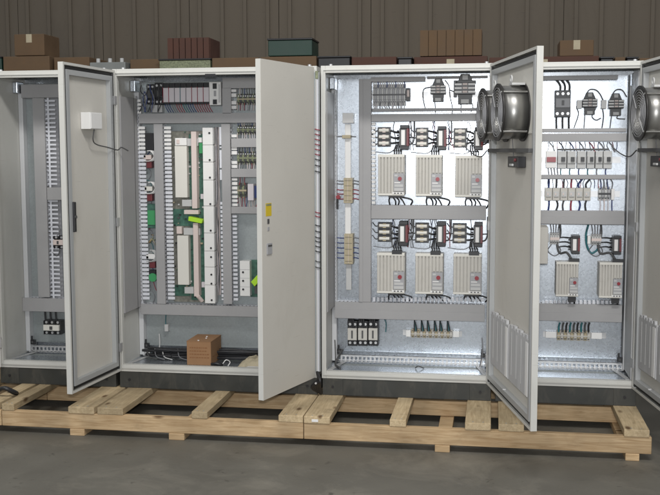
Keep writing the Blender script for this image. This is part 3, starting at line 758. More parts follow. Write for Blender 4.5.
for y in (238, 243, 248, 253, 258):
    L.append((pw((337, y-.5), (340, y), (344.5, y), Y=PY-.05), BLUE)); L.append((pw((352.4, y), (355, y-.4), (359, y+.5), Y=PY-.05), GREY if y < 245 else BLUE))
L.append((pw((334.5, 136.5), (344, 136.3), (356, 136.6), Y=PY-.04), GREY))
b = MB()
for pts, m_ in L: b.tube(pts, .003, m_, 6, 3)
b.build('busbar_wire', c3)
b = MB(); p = at(338, 197, PY-.085); b.cyl(p, (0, 1, 0), .013, .02, RED, 14); b.tube(pw((337.5, 199), (337.3, 204), (337.4, 209), Y=PY-.085), .006, BLACK); b.build('emergency_pull', c3, label='red button with black lead on the left duct')
# top row terminals and relays
t = terminals(c3, 372.5, 84, 405.5, 105.5, 15, LGREY, MIDG, BLACK, dep=.05)
dinrail(c3, at(372, 95, PY).x, at(482, 95, PY).x, (t[2]+t[3])/2)
b = MB()
for k in range(15):
    x = 373.6+k*2.2; b.tube(pw((x, 81.5), (x+.3, 85), (x, 87.5), Y=PY-.045), .003, [WHITE, WHITE, BLUE, LILAC][k % 4], 6, 2); b.tube(pw((x, 102.5), (x+random.uniform(-1, 1), 105), (x+random.uniform(-1.5, 1.5), 108.3), Y=PY-.045), .003, [WHITE, LILAC, WHITE, GREY][k % 4], 6, 2)
b.build('terminal_wire', c3)
def f(b, X0, X1, Z0, Z1, Yf): b.box(X0+.006, X1-.004, Yf-.004, Yf-.0005, Z0+.025, Z1-.012, PINK)
block(c3, 406, 88, 410, 101, DARKG, 'end_clamp', .05, extra=f)
relaytower(c3, 430.5, 78, 445.5, 101.5); relaytower(c3, 455, 73.5, 475, 104)
X_, X__, Z_, Z__ = rect(453.5, 80, 456.5, 97, PY-.09); b = MB(); b.box(X_, X__, PY-.07, PY-.001, Z_, Z__, BLACK); X_, X__, Z_, Z__ = rect(456.7, 80, 476, 83, PY-.09); b.box(X_, X__, PY-.07, PY-.001, Z_, Z__, DARKG); b.build('relay_bracket', c3, .002)
wires(c3, [pw((431, 87), (424, 89), (423, 97), (425, 108)), pw((434, 98), (435, 104), (435.5, 113)), pw((445, 80), (449, 86), (450, 96), (452.5, 108), (452, 114)), pw((456, 92), (450, 90)), pw((461, 100), (461, 113)), pw((470, 100), (473, 106), (471, 112))], .0032, [DARKG, GREY, GREY, GREY, GREY, GREY])
# two rows of drive sets
def drive_set(fx, fy, rx, ry, dx, dy, up):
    F = fuseblock(c3, fx[0], fy[0], fx[1], fy[1], PINK if up else TAN)
    R = reactor(c3, rx[0], ry[0], rx[1], ry[1])
    D = drive(c3, dx[0], dy[0], dx[1], dy[1])
    b = MB()
    for k in range(3):                       # fuses to reactor
        z = F[2]+(F[3]-F[2])*(k+.5)/3; zr = R[2]+(R[3]-R[2])*(.3+.2*k)
        b.tube([(F[1], F[4]+.012, z), ((F[1]+R[0])/2, PY-.05, (z+zr)/2-.004+.012*math.sin(k*3+fx[0])), (R[0]+.003, R[4]+.03, zr)], .0055, BLACK, 8, 4)
    b.build('reactor_cable', c3)
    b = MB()
    x0 = D[0]+(D[1]-D[0])*.58
    for k in range(4):                       # reactor down to drive
        x = x0+k*.0135+.002; b.tube([(R[0]-.018+k*.009, R[4]+.03, R[2]+.03), (x-.004, PY-.075, R[2]-.01), (x, PY-.075, D[3]+.025), (x, PY-.09, D[3]-.012)], .0042, BLACK, 8, 4)
    if not up: b.box(x0-.006, x0+.054, D[4]-.002, D[4]+.03, D[3]-.008, D[3]+.014, BLACK)
    b.build('drive_feed', c3)
    b = MB()
    for k in range(4):                       # out of the drive into the duct
        x = D[0]+(D[1]-D[0])*(.42+.13*k); zz = D[2]-(.07 if up else .055)
        b.tube([(x, D[4]+.03, D[2]+.006), (x, PY-.08, D[2]-.012), (x+[-.006, .012, .014, .016][k], PY-.06, D[2]-.035), (x+[.0, .012, .004, .03][k], PY-.04, zz)], .0042, BLACK if k < 3 else DARKG, 8, 4)
    x = D[0]+(D[1]-D[0])*.6
    b.tube([(x, D[4]+.02, D[2]-.008), (x+.05, PY-.075, D[2]-.012), (x+.105, PY-.065, D[2]-.03), (x+.09, PY-.04, D[2]-(.07 if up else .055))], .0045, BLACK, 8, 5)
    b.box(D[0]+(D[1]-D[0])*.4, D[0]+(D[1]-D[0])*.92, D[4]+.01, D[4]+.04, D[2]-.012, D[2]-.0003, BLACK)
    b.build('motor_cable', c3)
    b = MB()
    for k in range(3):                       # duct to fuses
        z = F[2]+(F[3]-F[2])*(k+.5)/3; b.tube([(F[0]-.035, PY-.02, z+.018), (F[0]-.015, PY-.03, z-.004), (F[0]+.004, F[4]+.014, z)], .003, DARKG, 6, 4)
    b.tube([(R[1]+.028, PY-.03, R[3]+.03), (R[1]+.03, PY-.035, R[3]-.06), (R[1]+.02, PY-.04, R[2]+.04), (R[1]-.002, PY-.05, R[2]+.03)], .0042, DARKG, 6, 4)
    b.box(R[1]+.024, R[1]+.034, PY-.04, PY-.02, R[3]-.045, R[3]+.02, BLACK)
    b.tube([(R[1], PY-.05, (R[2]+R[3])/2), (R[1]+.03, PY-.03, (R[2]+R[3])/2)], .003, BLACK, 6, 1)
    b.tube([(F[0]-.03, PY-.02, F[2]-.03), (F[0]+.06, PY-.03, F[2]-.038), (F[1]+.02, PY-.04, F[2]-.02)], .0022, GREY, 6, 5)
    b.build('fuse_wire', c3)
    return D
drive_set((377.3, 390.3), (127, 146.5), (399, 408.5), (125, 149.5), (377.8, 404.3), (154.3, 195.5), True)
drive_set((415.5, 428), (127.5, 147), (436.5, 446), (126, 150), (415.6, 442), (154.8, 196), True)
drive_set((453.5, 466.5), (128, 147.5), (473.5, 483), (127, 150), (455, 482), (155.5, 197), True)
drive_set((377.5, 391), (222.5, 242), (398, 407.5), (221.5, 246), (376.8, 404.5), (252.8, 293.3), False)
drive_set((415, 428.5), (223, 243), (436, 445.5), (222, 246.5), (415.2, 443), (253.5, 294), False)
drive_set((452.5, 466.5), (223.5, 243.5), (473.5, 482.5), (222.5, 247), (453.3, 481.5), (254, 294.5), False)
random.seed(21)
for k in range(26):                          # thin control leads dropping between the trunkings
    x = random.choice([random.uniform(392, 398), random.uniform(430, 436), random.uniform(467, 473), random.uniform(408, 413), random.uniform(447, 452)])
    up = k % 2 == 0; yt, yb = (121.5, 150) if up else (219.5, 247)
    wires(c3, [pw((x, yt, PY-.02), (x+random.uniform(-2, 2), yt+7, PY-.035), (x+random.uniform(-2.5, 2.5), yt+15, PY-.04), (x+random.uniform(-3, 3), yb, PY-.06))], .0021, [GREY, DARKG, DRED, BLACK, BLUE][k % 5])
for k in range(16):
    x = 548+k*4.6
    wires(c4, [pw((x, 142, PY-.03), (x+random.uniform(-1, 2), 146, PY-.04), (x+random.uniform(-1, 2), 151, PY-.045))], .0020, [GREY, DARKG, DRED, BLUE][k % 4])
    if x < 610: wires(c4, [pw((x, 179, PY-.03), (x+random.uniform(-2, 2), 183, PY-.045), (x+random.uniform(-1, 1), 188, PY-.05))], .0020, [DARKG, GREY, BLUE, DRED][k % 4])
# bottom zone
for k in range(3):
    contactor(c3, 347.2+k*10.4, 321.5, 357.0+k*10.4, 346.5, BLACK, BEIGE, 2, .09, facew=(.25, .72))
    b = MB(); x0_ = 350+k*10.6
    for q in range(3): b.tube(pw((x0_+q*1.4-1+.8, 317), (x0_+q*2.2-1.2, 322), (x0_+q*2.4-1, 328), Y=PY-.06-.004*q), .0085, BLACK, 8, 4)
    b.build('supply_cable', c3)
t = terminals(c3, 411, 330, 452.5, 338.5, 14, TAN, BEIGE, BEIGE, dep=.045, midw=.05)
dinrail(c3, at(403, 335, PY).x, at(462, 335, PY).x, (t[2]+t[3])/2)
block(c3, 406, 330.5, 410.7, 336.8, WHITE, 'end_clamp', .045); block(c3, 453, 331.5, 459.3, 337.3, WHITE, 'end_clamp', .045)
b = MB()
for x in (415, 422, 428, 435, 440.5, 448):
    p0 = at(x-.5, 320, PY-.04); p1 = at(x+.6, 331, PY-.04)
    for q in range(4): b.tube([p0+Vector((.0, -.002*q, 0)), (p0+p1)/2+Vector(((q-1.5)*.003, 0, 0)), p1+Vector(((q-1.5)*.0055, 0, 0))], .0038, [BLACK, DARKG, TEAL, BLACK][q], 6, 2)
b.build('terminal_wire', c3)
wires(c3, [pw((383, 317), (386, 323), (385.7, 332), Y=PY-.02)], .003, TEAL, 'earth_wire')
b = MB()
b.tube([(X3a+.07, PY-.05, .10), (X3a+.06, .25, .075), (X3a+.05, .2, .04), (X3a+.09, .12, .035)], .007, DARKG); b.tube([(X3a+.03, .3, .17), (X3a+.04, .26, .1), (X3a+.05, .2, .035)], .004, DARKG); b.tube([(X3b-.06, .34, .2), (X3b-.055, .3, .12), (X3b-.07, .22, .05)], .003, GREY)
b.tube([(X3a+.53, .2, .034), (X3a+.55, .18, .05), (X3a+.58, .2, .034)], .003, DARKG)
b.build('loose_wire', c3)

# ================================================================== cabinet four
XL4 = X4a+.05; XR4 = X4b-.05
a = rect(547, 75.5, 618, 79.5, DF); duct(c4, XL4, a[1], a[2], a[3], False)
a = rect(580, 133.5, 590, 141, DF); duct(c4, XL4, XR4, a[2], a[3], False)
a = rect(580, 128.3, 590, 132, PY-.06); b = MB(); b.box(XL4, XR4, PY-.06, PY-.001, a[2], a[3], DUCT); b.build('duct_lid', c4, .001)
a = rect(580, 175, 590, 178.8, DF); duct(c4, XL4, XR4, a[2], a[3], False)
a = rect(580, 211, 590, 224.3, DF); duct(c4, XL4, XR4, a[2], a[3], False, split=.6)
a = rect(580, 304.5, 590, 321.5, DF); duct(c4, XL4, XR4, a[2], a[3], False, split=.5)
duct(c4, X4a+.02, X4a+.09, at(550, 304, DF).z, 1.72, True)
contactor(c4, 555, 90, 571, 117, BLACK, MIDG, 3, .1, name='circuit_breaker', label='tall black three-pole breaker', facew=(.35, .7))
wires(c4, [pw((556+k*5, 79.5), (559+k*5, 83), (560.5+k*4.6, 87), (560+k*4.6, 92), Y=PY-.05) for k in range(3)]+[pw((556.5+k*6.2, 115), (556.3+k*6.2, 122), (556.5+k*6.2, 130), Y=PY-.05) for k in range(3)], .006, BLACK, 'supply_cable')
relaytower(c4, 583, 92, 597.5, 114.5); relaytower(c4, 609, 93, 624, 115.5)
for x in (577, 601.5): block(c4, x, 100, x+5, 108.5, WHITE, 'relay_tag', .06)
wires(c4, [pw((579, 103), (576.5, 107), (578.5, 114), (574, 128)), pw((586, 94), (590, 89.5), (596, 90), (600, 94), (603, 100)), pw((596, 108), (592, 116), (596, 120), (601, 118)), pw((602, 106), (603.5, 116), (602, 128)), pw((612, 95), (616, 90), (622, 90), (627, 97)), pw((612, 112), (611, 120), (610, 128)), pw((585, 112), (584, 128)), pw((620, 113), (617, 118), (625, 119))], .003, [DARKG, DARKG, GREY, BLACK, DARKG, GREY, GREY, GREY])
# breaker row
ar = rect(547, 152, 611, 168, PY-.07); dinrail(c4, XL4, XR4-.02, (ar[2]+ar[3])/2); 
def f(b, X0, X1, Z0, Z1, Yf): b.box(X0+.004, X1-.004, Yf-.008, Yf-.0005, Z0+(Z1-Z0)*.35, Z0+(Z1-Z0)*.65, RED)
block(c4, 546, 151, 556.5, 168, WHITE, 'main_switch', .065, extra=f, label='white switch with a red rocker')
for k, x in enumerate((557.5, 567.3, 577.2, 587, 595.5, 603.5)):
    w = [9, 8.6, 8.6, 7.5, 7.3, 8.5][k]
    def f(b, X0, X1, Z0, Z1, Yf):
        h = Z1-Z0; b.box(X0+.002, X1-.002, Yf-.010, Yf-.0005, Z0+h*.3, Z0+h*.7, LGREY)
    o = block(c4, x, 151, x+w, 168.5, LGREY, 'circuit_breaker', .07, extra=f)
    X_, X__, Z_, Z__ = rect(x+w*.42, 157, x+w*.85, 161.5, PY-.09); b = MB(); b.box(X_, X__, PY-.092, PY-.0802, Z_, Z__, BLACK); b.build('toggle', o, .001)
wires(c4, [pw((549+k*10, 142), (552.5+k*10, 146), (555+k*10, 152), Y=PY-.05) for k in range(7)], .003, [GREY, DARKG, BLUE, GREY, DRED, GREY, GREY])
wires(c4, [pw((548+k*3, 168), (549+k*3, 175), Y=PY-.05) for k in range(4)]+[pw((561+k*9, 168), (560.5+k*9, 172), (561+k*9, 176), Y=PY-.05) for k in range(6)], .0034, [GREY, GREY, GREY, GREY, TEAL, TEAL, BLUE, TEAL, GREY, BLUE])
b = MB(); X_, X__, Z_, Z__ = rect(557, 148.5, 609, 150.2, PY-.05); b.box(X_, X__, PY-.055, PY-.045, Z_, Z__, DARKG); b.build('comb_busbar', c4)
# relay row
ar = rect(545, 188, 591, 200.5, PY-.07); dinrail(c4, XL4, XR4-.02, (ar[2]+ar[3])/2)
for k in range(6):
    def f(b, X0, X1, Z0, Z1, Yf):
        h = Z1-Z0; W = X1-X0; b.box(X0+W*.15, X1-W*.15, Yf-.008, Yf-.0005, Z0+h*.3, Z0+h*.72, LGREY); b.box(X0+W*.3, X0+W*.5, Yf-.0105, Yf-.0082, Z0+h*.42, Z0+h*.6, PINK)
    block(c4, 545+k*7.7, 188, 552.2+k*7.7, 200.5, BEIGE, 'plug_in_relay', .06, extra=f)
wires(c4, [pw((547+k*7.6+(5 if k > 3 else 2), 179), (549+k*7.4, 184), (548.5+k*7.6, 189), Y=PY-.05) for k in range(6)]+[pw((549+k*7.5, 200), (549+k*7.4+math.sin(k*2)*1.5, 205), (548+k*7.6, 212), Y=PY-.05) for k in range(6)], .0052, [BLUE, BLACK, DARKG, DRED, BLUE, BLACK])
t = terminals(c4, 598.5, 187, 610.5, 200.5, 4, LGREY, MIDG, BLACK, dep=.06, midw=.07); block(c4, 611.3, 189, 614.5, 200, WHITE, 'end_clamp', .055)
wires(c4, [pw((600+k*3.5, 179), (601+k*3.2+(2 if k == 3 else 0), 183), (601+k*3.6, 189), Y=PY-.045) for k in range(4)]+[pw((600+k*4, 199), (600.5+k*3.8, 205), (600+k*4, 212), Y=PY-.045) for k in range(4)], .0032, [BLUE, GREY, BLUE, GREY, LILAC, PINK, LILAC, BLUE])
# drive sets of cabinet four
def set4(sx, sx2, sy, rx, ry, dx, dy):
    F = terminals(c4, sx, sy[0], sx2, sy[1], 4, LGREY, LGREY, PINK, dep=.06, midw=.12, name='terminal_block')
    R = reactor(c4, rx[0], ry[0], rx[1], ry[1]); D = drive(c4, dx[0], dy[0], dx[1], dy[1])
    b = MB()
    for k in range(4): x = F[0]+(F[1]-F[0])*(k+.5)/4; b.tube([(x+(k-1.5)*.004, PY-.03, F[3]+.055), (x, PY-.04, F[3]+.02), (x, PY-.045, F[3]-.004)], .003, GREY, 6, 3)
    b.build('terminal_wire', c4)
    b = MB(); xr = R[0]-.03; xd = D[0]+(D[1]-D[0])*.72
    b.tube([(xr-.03, PY-.03, R[3]+.06), (xr-.028, PY-.035, R[3]), (xr-.045, PY-.04, (R[2]+R[3])/2), (xr-.03, PY-.05, R[2]), (xd-.03, PY-.07, D[3]+.05), (xd, PY-.08, D[3]+.01)], .0065, DARKG, 8, 6)
    for k in range(3): b.tube([(xr-.035, PY-.04, R[2]+.035+k*.028), (xr, PY-.045, R[2]+.04+k*.026), (R[0]+.002, R[4]+.03, R[2]+.035+k*.028)], .004, BLACK, 6, 3)
    b.box(xd-.02, xd+.04, D[4]+.01, D[4]+.04, D[3]+.0003, D[3]+.018, BLACK)
    b.build('drive_feed', c4)
    b = MB()
    for k in range(3): x = D[0]+(D[1]-D[0])*(.62+.12*k); b.tube([(x, D[4]+.03, D[2]+.005), (x+.005, PY-.07, D[2]-.02), (x+(.0, .012, .004)[k], PY-.05, D[2]-.05)], .006, BLACK, 8, 4)
    b.box(D[0]+(D[1]-D[0])*.58, D[0]+(D[1]-D[0])*.9, D[4]+.02, D[4]+.05, D[2]-.035, D[2]-.0003, BLACK)
    b.build('motor_cable', c4)
    b = MB(); b.tube([(F[0]+.01, PY-.045, F[2]), (F[0]-.01, PY-.035, F[2]-.04), (F[0]+.03, PY-.03, F[2]-.07), (F[1]+.01, PY-.035, F[2]-.04), (F[1]-.01, PY-.045, F[2])], .003, GREY, 6, 5); b.build('loop_wire', c4)
    return D
set4(550, 559.5, (233, 244.5), (571, 580), (235.5, 254), (556, 578.5), (262, 296.5))
set4(591.5, 601.5, (234.5, 245), (612.5, 621.5), (236, 254.5), (599.3, 622.5), (262.5, 298))
b = MB(); b.tube(pw((588.5, 224), (586, 235), (587, 246), (591, 253), (596, 251), (599, 247), Y=PY-.03), .006, TEAL, 8, 5); b.build('large_loop_cable', c4)
block(c4, 587.5, 236, 590.8, 244, WHITE, 'end_clamp', .05); block(c4, 545, 234, 549.3, 242, LGREY, 'end_clamp', .05)
b = MB()
for k in range(18):
    xa = 545+k*4.3; X_, X__, Z_, Z__ = rect(xa, 300.5, xa+2.6, 304, PY-.06); b.box(X_, X__, PY-.062, PY-.03, Z_, Z__, FING)
b.build('duct_fingers', c4)
t = terminals(c4, 557, 331, 590.5, 341, 10, TAN, BEIGE, BEIGE, dep=.045, midw=.05)
dinrail(c4, at(543, 335, PY).x, at(606, 335, PY).x, (t[2]+t[3])/2)
block(c4, 545.5, 332, 556.3, 338, WHITE, 'end_clamp', .035); block(c4, 591.3, 333, 602, 339, WHITE, 'end_clamp', .035)
wires(c4, [pw((560+k*3.7, 322.5), (559+k*3.7, 326), (558.6+k*3.75, 332), Y=PY-.045) for k in range(9)], .0055, [TEAL, DARKG, BLACK])
b = MB(); p = at(546.5, 225, .15)
b.box(X4a+.045, at(547.2, 240, .2).x, .1, .3, at(546, 262, .2).z, at(546, 226, .2).z, BEIGE); b.build('side_terminal_box', c4, .003)

# ================================================================== doors
def door(cab, hx, side, ang, W, Z0=.008, Z1=H-.008, hy=-.012, label=None, bx=0.):
    """side -1: hinged on the left edge, +1: hinged on the right edge; returns part and its local->world map"""
    a = math.radians(ang)
    if side < 0: u = Vector((math.cos(a), -math.sin(a), 0)); n = Vector((math.sin(a), math.cos(a), 0))
    else: u = Vector((-math.cos(a), -math.sin(a), 0)); n = Vector((-math.sin(a), math.cos(a), 0))
    O = Vector((hx, hy, 0))
    tf = lambda v: O+u*v.x+n*v.y+Vector((0, 0, v.z))
    b = MB(tf)
    b.box(0, W, 0, .002, Z0, Z1, PAINTD)
    d = b.build('door', cab, label=label)
    b = MB(tf); e = .0025; D = .030
    b.box(0, e, .002, D, Z0, Z1, PAINT); b.box(W-e, W, .002, D, Z0, Z1, PAINT); b.box(e, W-e, .002, D, Z0, Z0+e, PAINT); b.box(e, W-e, .002, D, Z1-e, Z1, PAINT)
    b.box(e, .014, D-.002, D, Z0+e, Z1-e, PAINT); b.box(W-.014, W-e, D-.002, D, Z0+e, Z1-e, PAINT)
    b.box(.014, W-.014, D-.002, D, Z0+e, Z0+.014, PAINT); b.box(.014, W-.014, D-.002, D, Z1-.014, Z1-e, PAINT)
    b.build('door_rim', d)
    b = MB(tf); g0, g1 = .016, .032
    b.box(g0, g1, .003, .026, Z0+g0, Z1-g0, GASK); b.box(W-g1, W-g0, .003, .026, Z0+g0, Z1-g0, GASK)
    b.box(g1, W-g1, .003, .020, Z0+g0, Z0+g1, GASK); b.box(g1, W-g1, .003, .020, Z1-g1, Z1-g0, GASK); b.build('gasket', d, .003)
    b = MB(tf); t0, t1 = .036, .064
    b.box(t0, t1, .0025, .030, Z0+t0, Z1-t0, TUBE); b.box(W-t1, W-t0, .0025, .030, Z0+t0, Z1-t0, TUBE)
    b.box(t1, W-t1, .0025, .030, Z0+t0, Z0+t1, TUBE); b.box(t1, W-t1, .0025, .030, Z1-t1, Z1-t0, TUBE)
    k = Z0+.08
    while k < Z1-.08:
        b.box(.046, .054, .0301, .0306, k-.006, k+.006, MIDG)
        k += .05
    b.build('tube_frame', d, .002)
    for z in (Z0+.12, (Z0+Z1)/2-.02, Z1-.2):
        b = MB(tf); b.cyl((-.006, .012, z), (0, 0, 1), .008, .06, RAIL, 12); b.box(-.004, .03, .0305, .036, z, z+.05, RAIL); b.cyl((-.006, .012, z-.012), (0, 0, 1), .005, .012, BLACK, 10); b.build('hinge', d)
    return d, tf, O, u, n

def doorpt(px, py, O, n, w=0.):              # photo measurement onto an open door
    P = O+n*w; dd = ray(px, py); t = (P-CAM).dot(n)/dd.dot(n); return CAM+dd*t
def uz(px, py, D, w=0.):
    p = doorpt(px, py, D[2], D[4], w); return (p-D[2]).dot(D[3]), p.z

# cabinet one door, beyond the photo edge
D1 = door(c1, X1a+.004, -1, 128, .74)
# cabinet two, left leaf
D2 = door(c2, X2a-.006, -1, 95.0, .604)
tf = D2[1]
def fan(d, tf, uc, zc, r=.130, dep=.128):
    b = MB(tf); A = (0, 1, 0)
    b.ring((uc, .004, zc), A, r*.93, r*1.08, .008, FAND); b.ring((uc, .012, zc), A, r*.955, r*.985, dep-.012, FANM); b.ring((uc, dep, zc), A, r*.95, r*1.07, .008, FAND)
    f = b.build('fan', d)
    b = MB(tf); b.cyl((uc, .03, zc), A, r*.36, dep-.045, FAND, 28); b.build('fan_motor', f)
    b = MB(tf)
    for k in range(7):
        t0 = 2*math.pi*k/7; vs = []
        for j in range(5):
            rr = r*(.36+.56*j/4); t = t0+.12*j
            for s_, w_ in ((-.26, .035), (.26, dep-.04)):
                q = t+s_*(1.15-.08*j); vs.append((uc+rr*math.cos(q), w_, zc+rr*math.sin(q)))
        vs2 = [(x, y+.003, z) for x, y, z in vs]
        fs = [(2*j, 2*j+1, 2*j+3, 2*j+2) for j in range(4)]; b.add(vs, fs, FAND, True); b.add(vs2, fs, FAND, True)
    b.build('impeller', f)
    b = MB(tf)
    for k in range(7): b.ring((uc, dep+.009, zc), A, r*(.30+.1*k), r*(.30+.1*k)+.0020, .0020, MIDG, 40)
    for k in range(4):
        t = math.pi/4+math.pi/2*k; b.tube([(uc+r*.28*math.cos(t), dep+.013, zc+r*.28*math.sin(t)), (uc+r*1.03*math.cos(t), dep+.010, zc+r*1.03*math.sin(t))], .0025, RAIL, 6, 1)
    b.build('fan_grille', f)
    b = MB(tf)
    for k in range(4):
        t = math.pi/4+math.pi/2*k; x, z = uc+r*1.02*math.cos(t), zc+r*1.02*math.sin(t)
        b.cyl((x, .004, z), A, .006, dep+.006, FANM, 10)
    b.build('fan_stud', f)
    b = MB(tf); b.ring((uc+.02, dep*.55, zc+r*1.22), A, .012, .020, .006, LGREY, 18); b.box(uc-.01, uc+.05, .012, dep*.6, zc+r*1.0, zc+r*1.08, LGREY); b.build('cable_gland', f)
    return f
# box on the left leaf
u0, zt_ = uz(101.5, 113, D2, .062); u1, zb_ = uz(90.5, 129, D2, .062)
b = MB(tf); b.box(u0, u1, .004, .062, zb_, zt_, WHITE); b.box(u0+.003, u1-.003, .0622, .066, zb_+.003, zt_-.003, WHITE); o = b.build('terminal_box', D2[0], .003)
b = MB(tf); b.tube([(u0+.07, .05, zb_), (u0+.075, .045, zb_-.06), (u0+.02, .04, zb_-.085), (u0-.12, .035, zb_-.10), (.03, .05, zb_-.115), (.0, .06, zb_-.10), (-.03, .09, zb_-.12)], .0035, DARKG); b.build('door_wire', D2[0])
b = MB(tf); u_, za = uz(73, 202, D2, .03); _, zb2 = uz(74, 232, D2, .03)
b.box(.604-.085, .604-.06, .004, .040, zb2, za, BLACK); b.cyl((.604-.0725, .040, (za+zb2)/2), (0, 1, 0), .009, .006, DARKG, 14); b.build('lock_case', D2[0], .003)
b = MB(tf)
for z in (.12, .55, 1.1, 1.65): b.cyl((.604-.085, .012, z), (0, 0, 1), .006, .1, RAIL, 10)
b.build('lock_rod', D2[0])
# cabinet two, right leaf (outer face seen)
D2r = door(c2, X2b-.012, 1, 73.0, .60, hy=-.02, label='right leaf standing open, outer side with a yellow label')
tf = D2r[1]
def uz2(px, py): return uz(px, py, D2r, 0)
ua, za = uz2(264.4, 203.5); ub, zb_ = uz2(269.3, 216)
b = MB(tf); b.box(.50, .56, -.0012, -.0002, zb_, za, YEL); b.box(.503, .557, -.0018, -.0014, za-.014, za-.004, OLIVE); b.build('warning_label', D2r[0])
u_, z1_ = uz2(267, 219); u_, z0_ = uz2(267, 224); u_, z3_ = uz2(267, 227); u_, z4_ = uz2(267, 231)
b = MB(tf); b.box(.525, .545, -.003, -.0002, z0_, z1_, DARKG); b.box(.525, .545, -.003, -.0002, z4_, z3_, MIDG); b.build('keyhole', D2r[0], .002)
u_, z1_ = uz2(267, 243.5); u_, z0_ = uz2(267, 254.5)
b = MB(tf); b.box(.505, .555, -.007, -.0002, z0_, z1_, MIDG); b.box(.51, .55, -.009, -.0072, z1_-.018, z1_-.008, DARKG); b.build('latch_handle', D2r[0], .003)
# wiring loom in the gap at the hinge, between the leaf and cabinet three
b = MB()
xg = at(316.6, 200, -.03).x; zt_ = at(317, 72, -.03).z; zb_ = at(317, 372, -.03).z
for k, dx in enumerate((-.006, .002, .010)): b.cyl((X2b+.004+dx*.7, -.022+.004*k, zb_), (0, 0, 1), .0045, zt_-zb_, [LGREY, FING, MIDG][k], 10)
b.box(X2b-.012, X2b+.018, -.014, -.0075, zb_, zt_, GALVD)
o = b.build('cable_loom', c2)
b = MB()
for y, m_ in [(130+k*5, DRED) for k in range(6)]+[(160+k*6, BLACK) for k in range(3)]+[(213, DRED), (217, DRED), (226, BLACK), (232, BLACK), (238, BLACK), (242, BLACK), (247, BLACK), (252, BLACK), (262, DARKG), (268, DARKG)]:
    z = at(317, y, -.03).z; b.ring((X2b+.005, -.018, z), (0.25, 0, 1), .011, .0155, .005, m_, 14)
b.build('spiral_wrap', o)
b = MB()
for k in range(5): b.tube([(X2b+.0, -.02, .04), (X2b+.01+.004*k, -.05-.006*k, .0), (X2b-.03+.012*k, -.03, -.05), (X2b+.02, .0, -.09)], .009, BLACK, 8, 5)
b.cyl((X2b+.0, -.062, -.015), (0, -1, 0), .006, .01, RAIL, 10)
b.build('loom_tail', o)
b = MB(); b.box(X2b-.004, X2b+.012, -.028, .0, H-.075, H-.03, OLIVE); b.build('top_hinge_cap', c2, .003)

# cabinet three door with fans
D3 = door(c3, X3b-.002, 1, 102.7, .966, hy=-.02); tf = D3[1]
def bigdoor(D, fans, first):
    d, tf = D[0], D[1]
    for uc, zc in fans: fan(d, tf, uc, zc)
    b = MB(tf)
    u1_ = .93 if first else .80
    b.box(.10, u1_, .004, .006, 1.40, 1.73, CREAM); b.build('filter_plate', d, .001)
    z = uz(515, 150.5, D3, .03)[1]
    b = MB(tf); b.box(.05, (.92 if first else .72), .0305, .05, z-.010, z+.010, DARKG); b.build('cross_bar', d, .002)
    us, zs = uz(513.5, 162, D3, .04)
    if not first: us = .36
    b = MB(tf); b.box(us-.10, us+.10, .004, .045, zs-.027, zs+.027, BLACK); b.box(us-.03, us+.03, .0452, .055, zs-.02, zs-.008, LGREY); b.cyl((us+.06, .045, zs+.01), (0, 1, 0), .008, .008, WINE, 12); b.build('door_switch', d, .003)
    b = MB(tf); b.tube([(us-.04, .03, zs+.027), (us-.05, .034, zs+.10), (us-.03, .05, zs+.2)], .002, GREY, 6, 3); b.tube([(.04, .05, z), (-.02, .07, z-.035), (-.08, .10, z-.02), (-.12, .14, z+.02)], .0035, DARKG); b.build('door_wire', d)
    # document pockets
    zt1 = uz(498, 314, D3, .02)[1]
    W_ = .966 if first else .76
    for k in range(2):
        a0 = .075+k*(W_-.14)/2; a1 = a0+(W_-.14)/2-.02
        zt = zt1; zb = zt-.30
        b = MB(tf); b.box(a0, a1, .004, .022, zb, zt-.02, PAPER)
        for q in range(6): b.box(a0+.01+q*(a1-a0)*.15, a0+(a1-a0)*.14+q*(a1-a0)*.15, .006, .0215, zt-.0199, zt-.008+.006*(q % 2), PAPER)
        o = b.build('document_pocket', d, .001)
        b = MB(tf); b.box(a1-.055, a1-.012, .0222, .0245, zb+.005, zt-.035, WHITE); b.build('paper_edge', o)
        b = MB(tf)
        for q in (1, 4, 7): b.box(a0+.02+q*(a1-a0)*.082, a0+.028+q*(a1-a0)*.082, .0222, .0235, zb+.01+.03*(q % 3), zt-.04, LGREY)
        b.build('page_edge', o)
    b = MB(tf); b.cyl((.42 if first else .3, .02, .075), (0, 1, 0), .006, .016, RAIL, 10); b.build('earth_stud', d)
uf1, zf1 = uz(527.5, 110, D3, .004); uf2, zf2 = uz(505, 110.5, D3, .004)
print('fans', uf1, zf1, uf2, zf2)
bigdoor(D3, [(.29, 1.505), (.645, 1.505)], True)
# cabinet four door
D4 = door(c4, X4b-.002, 1, 99, .765, hy=-.02)
bigdoor(D4, [(.34, 1.505)], False)

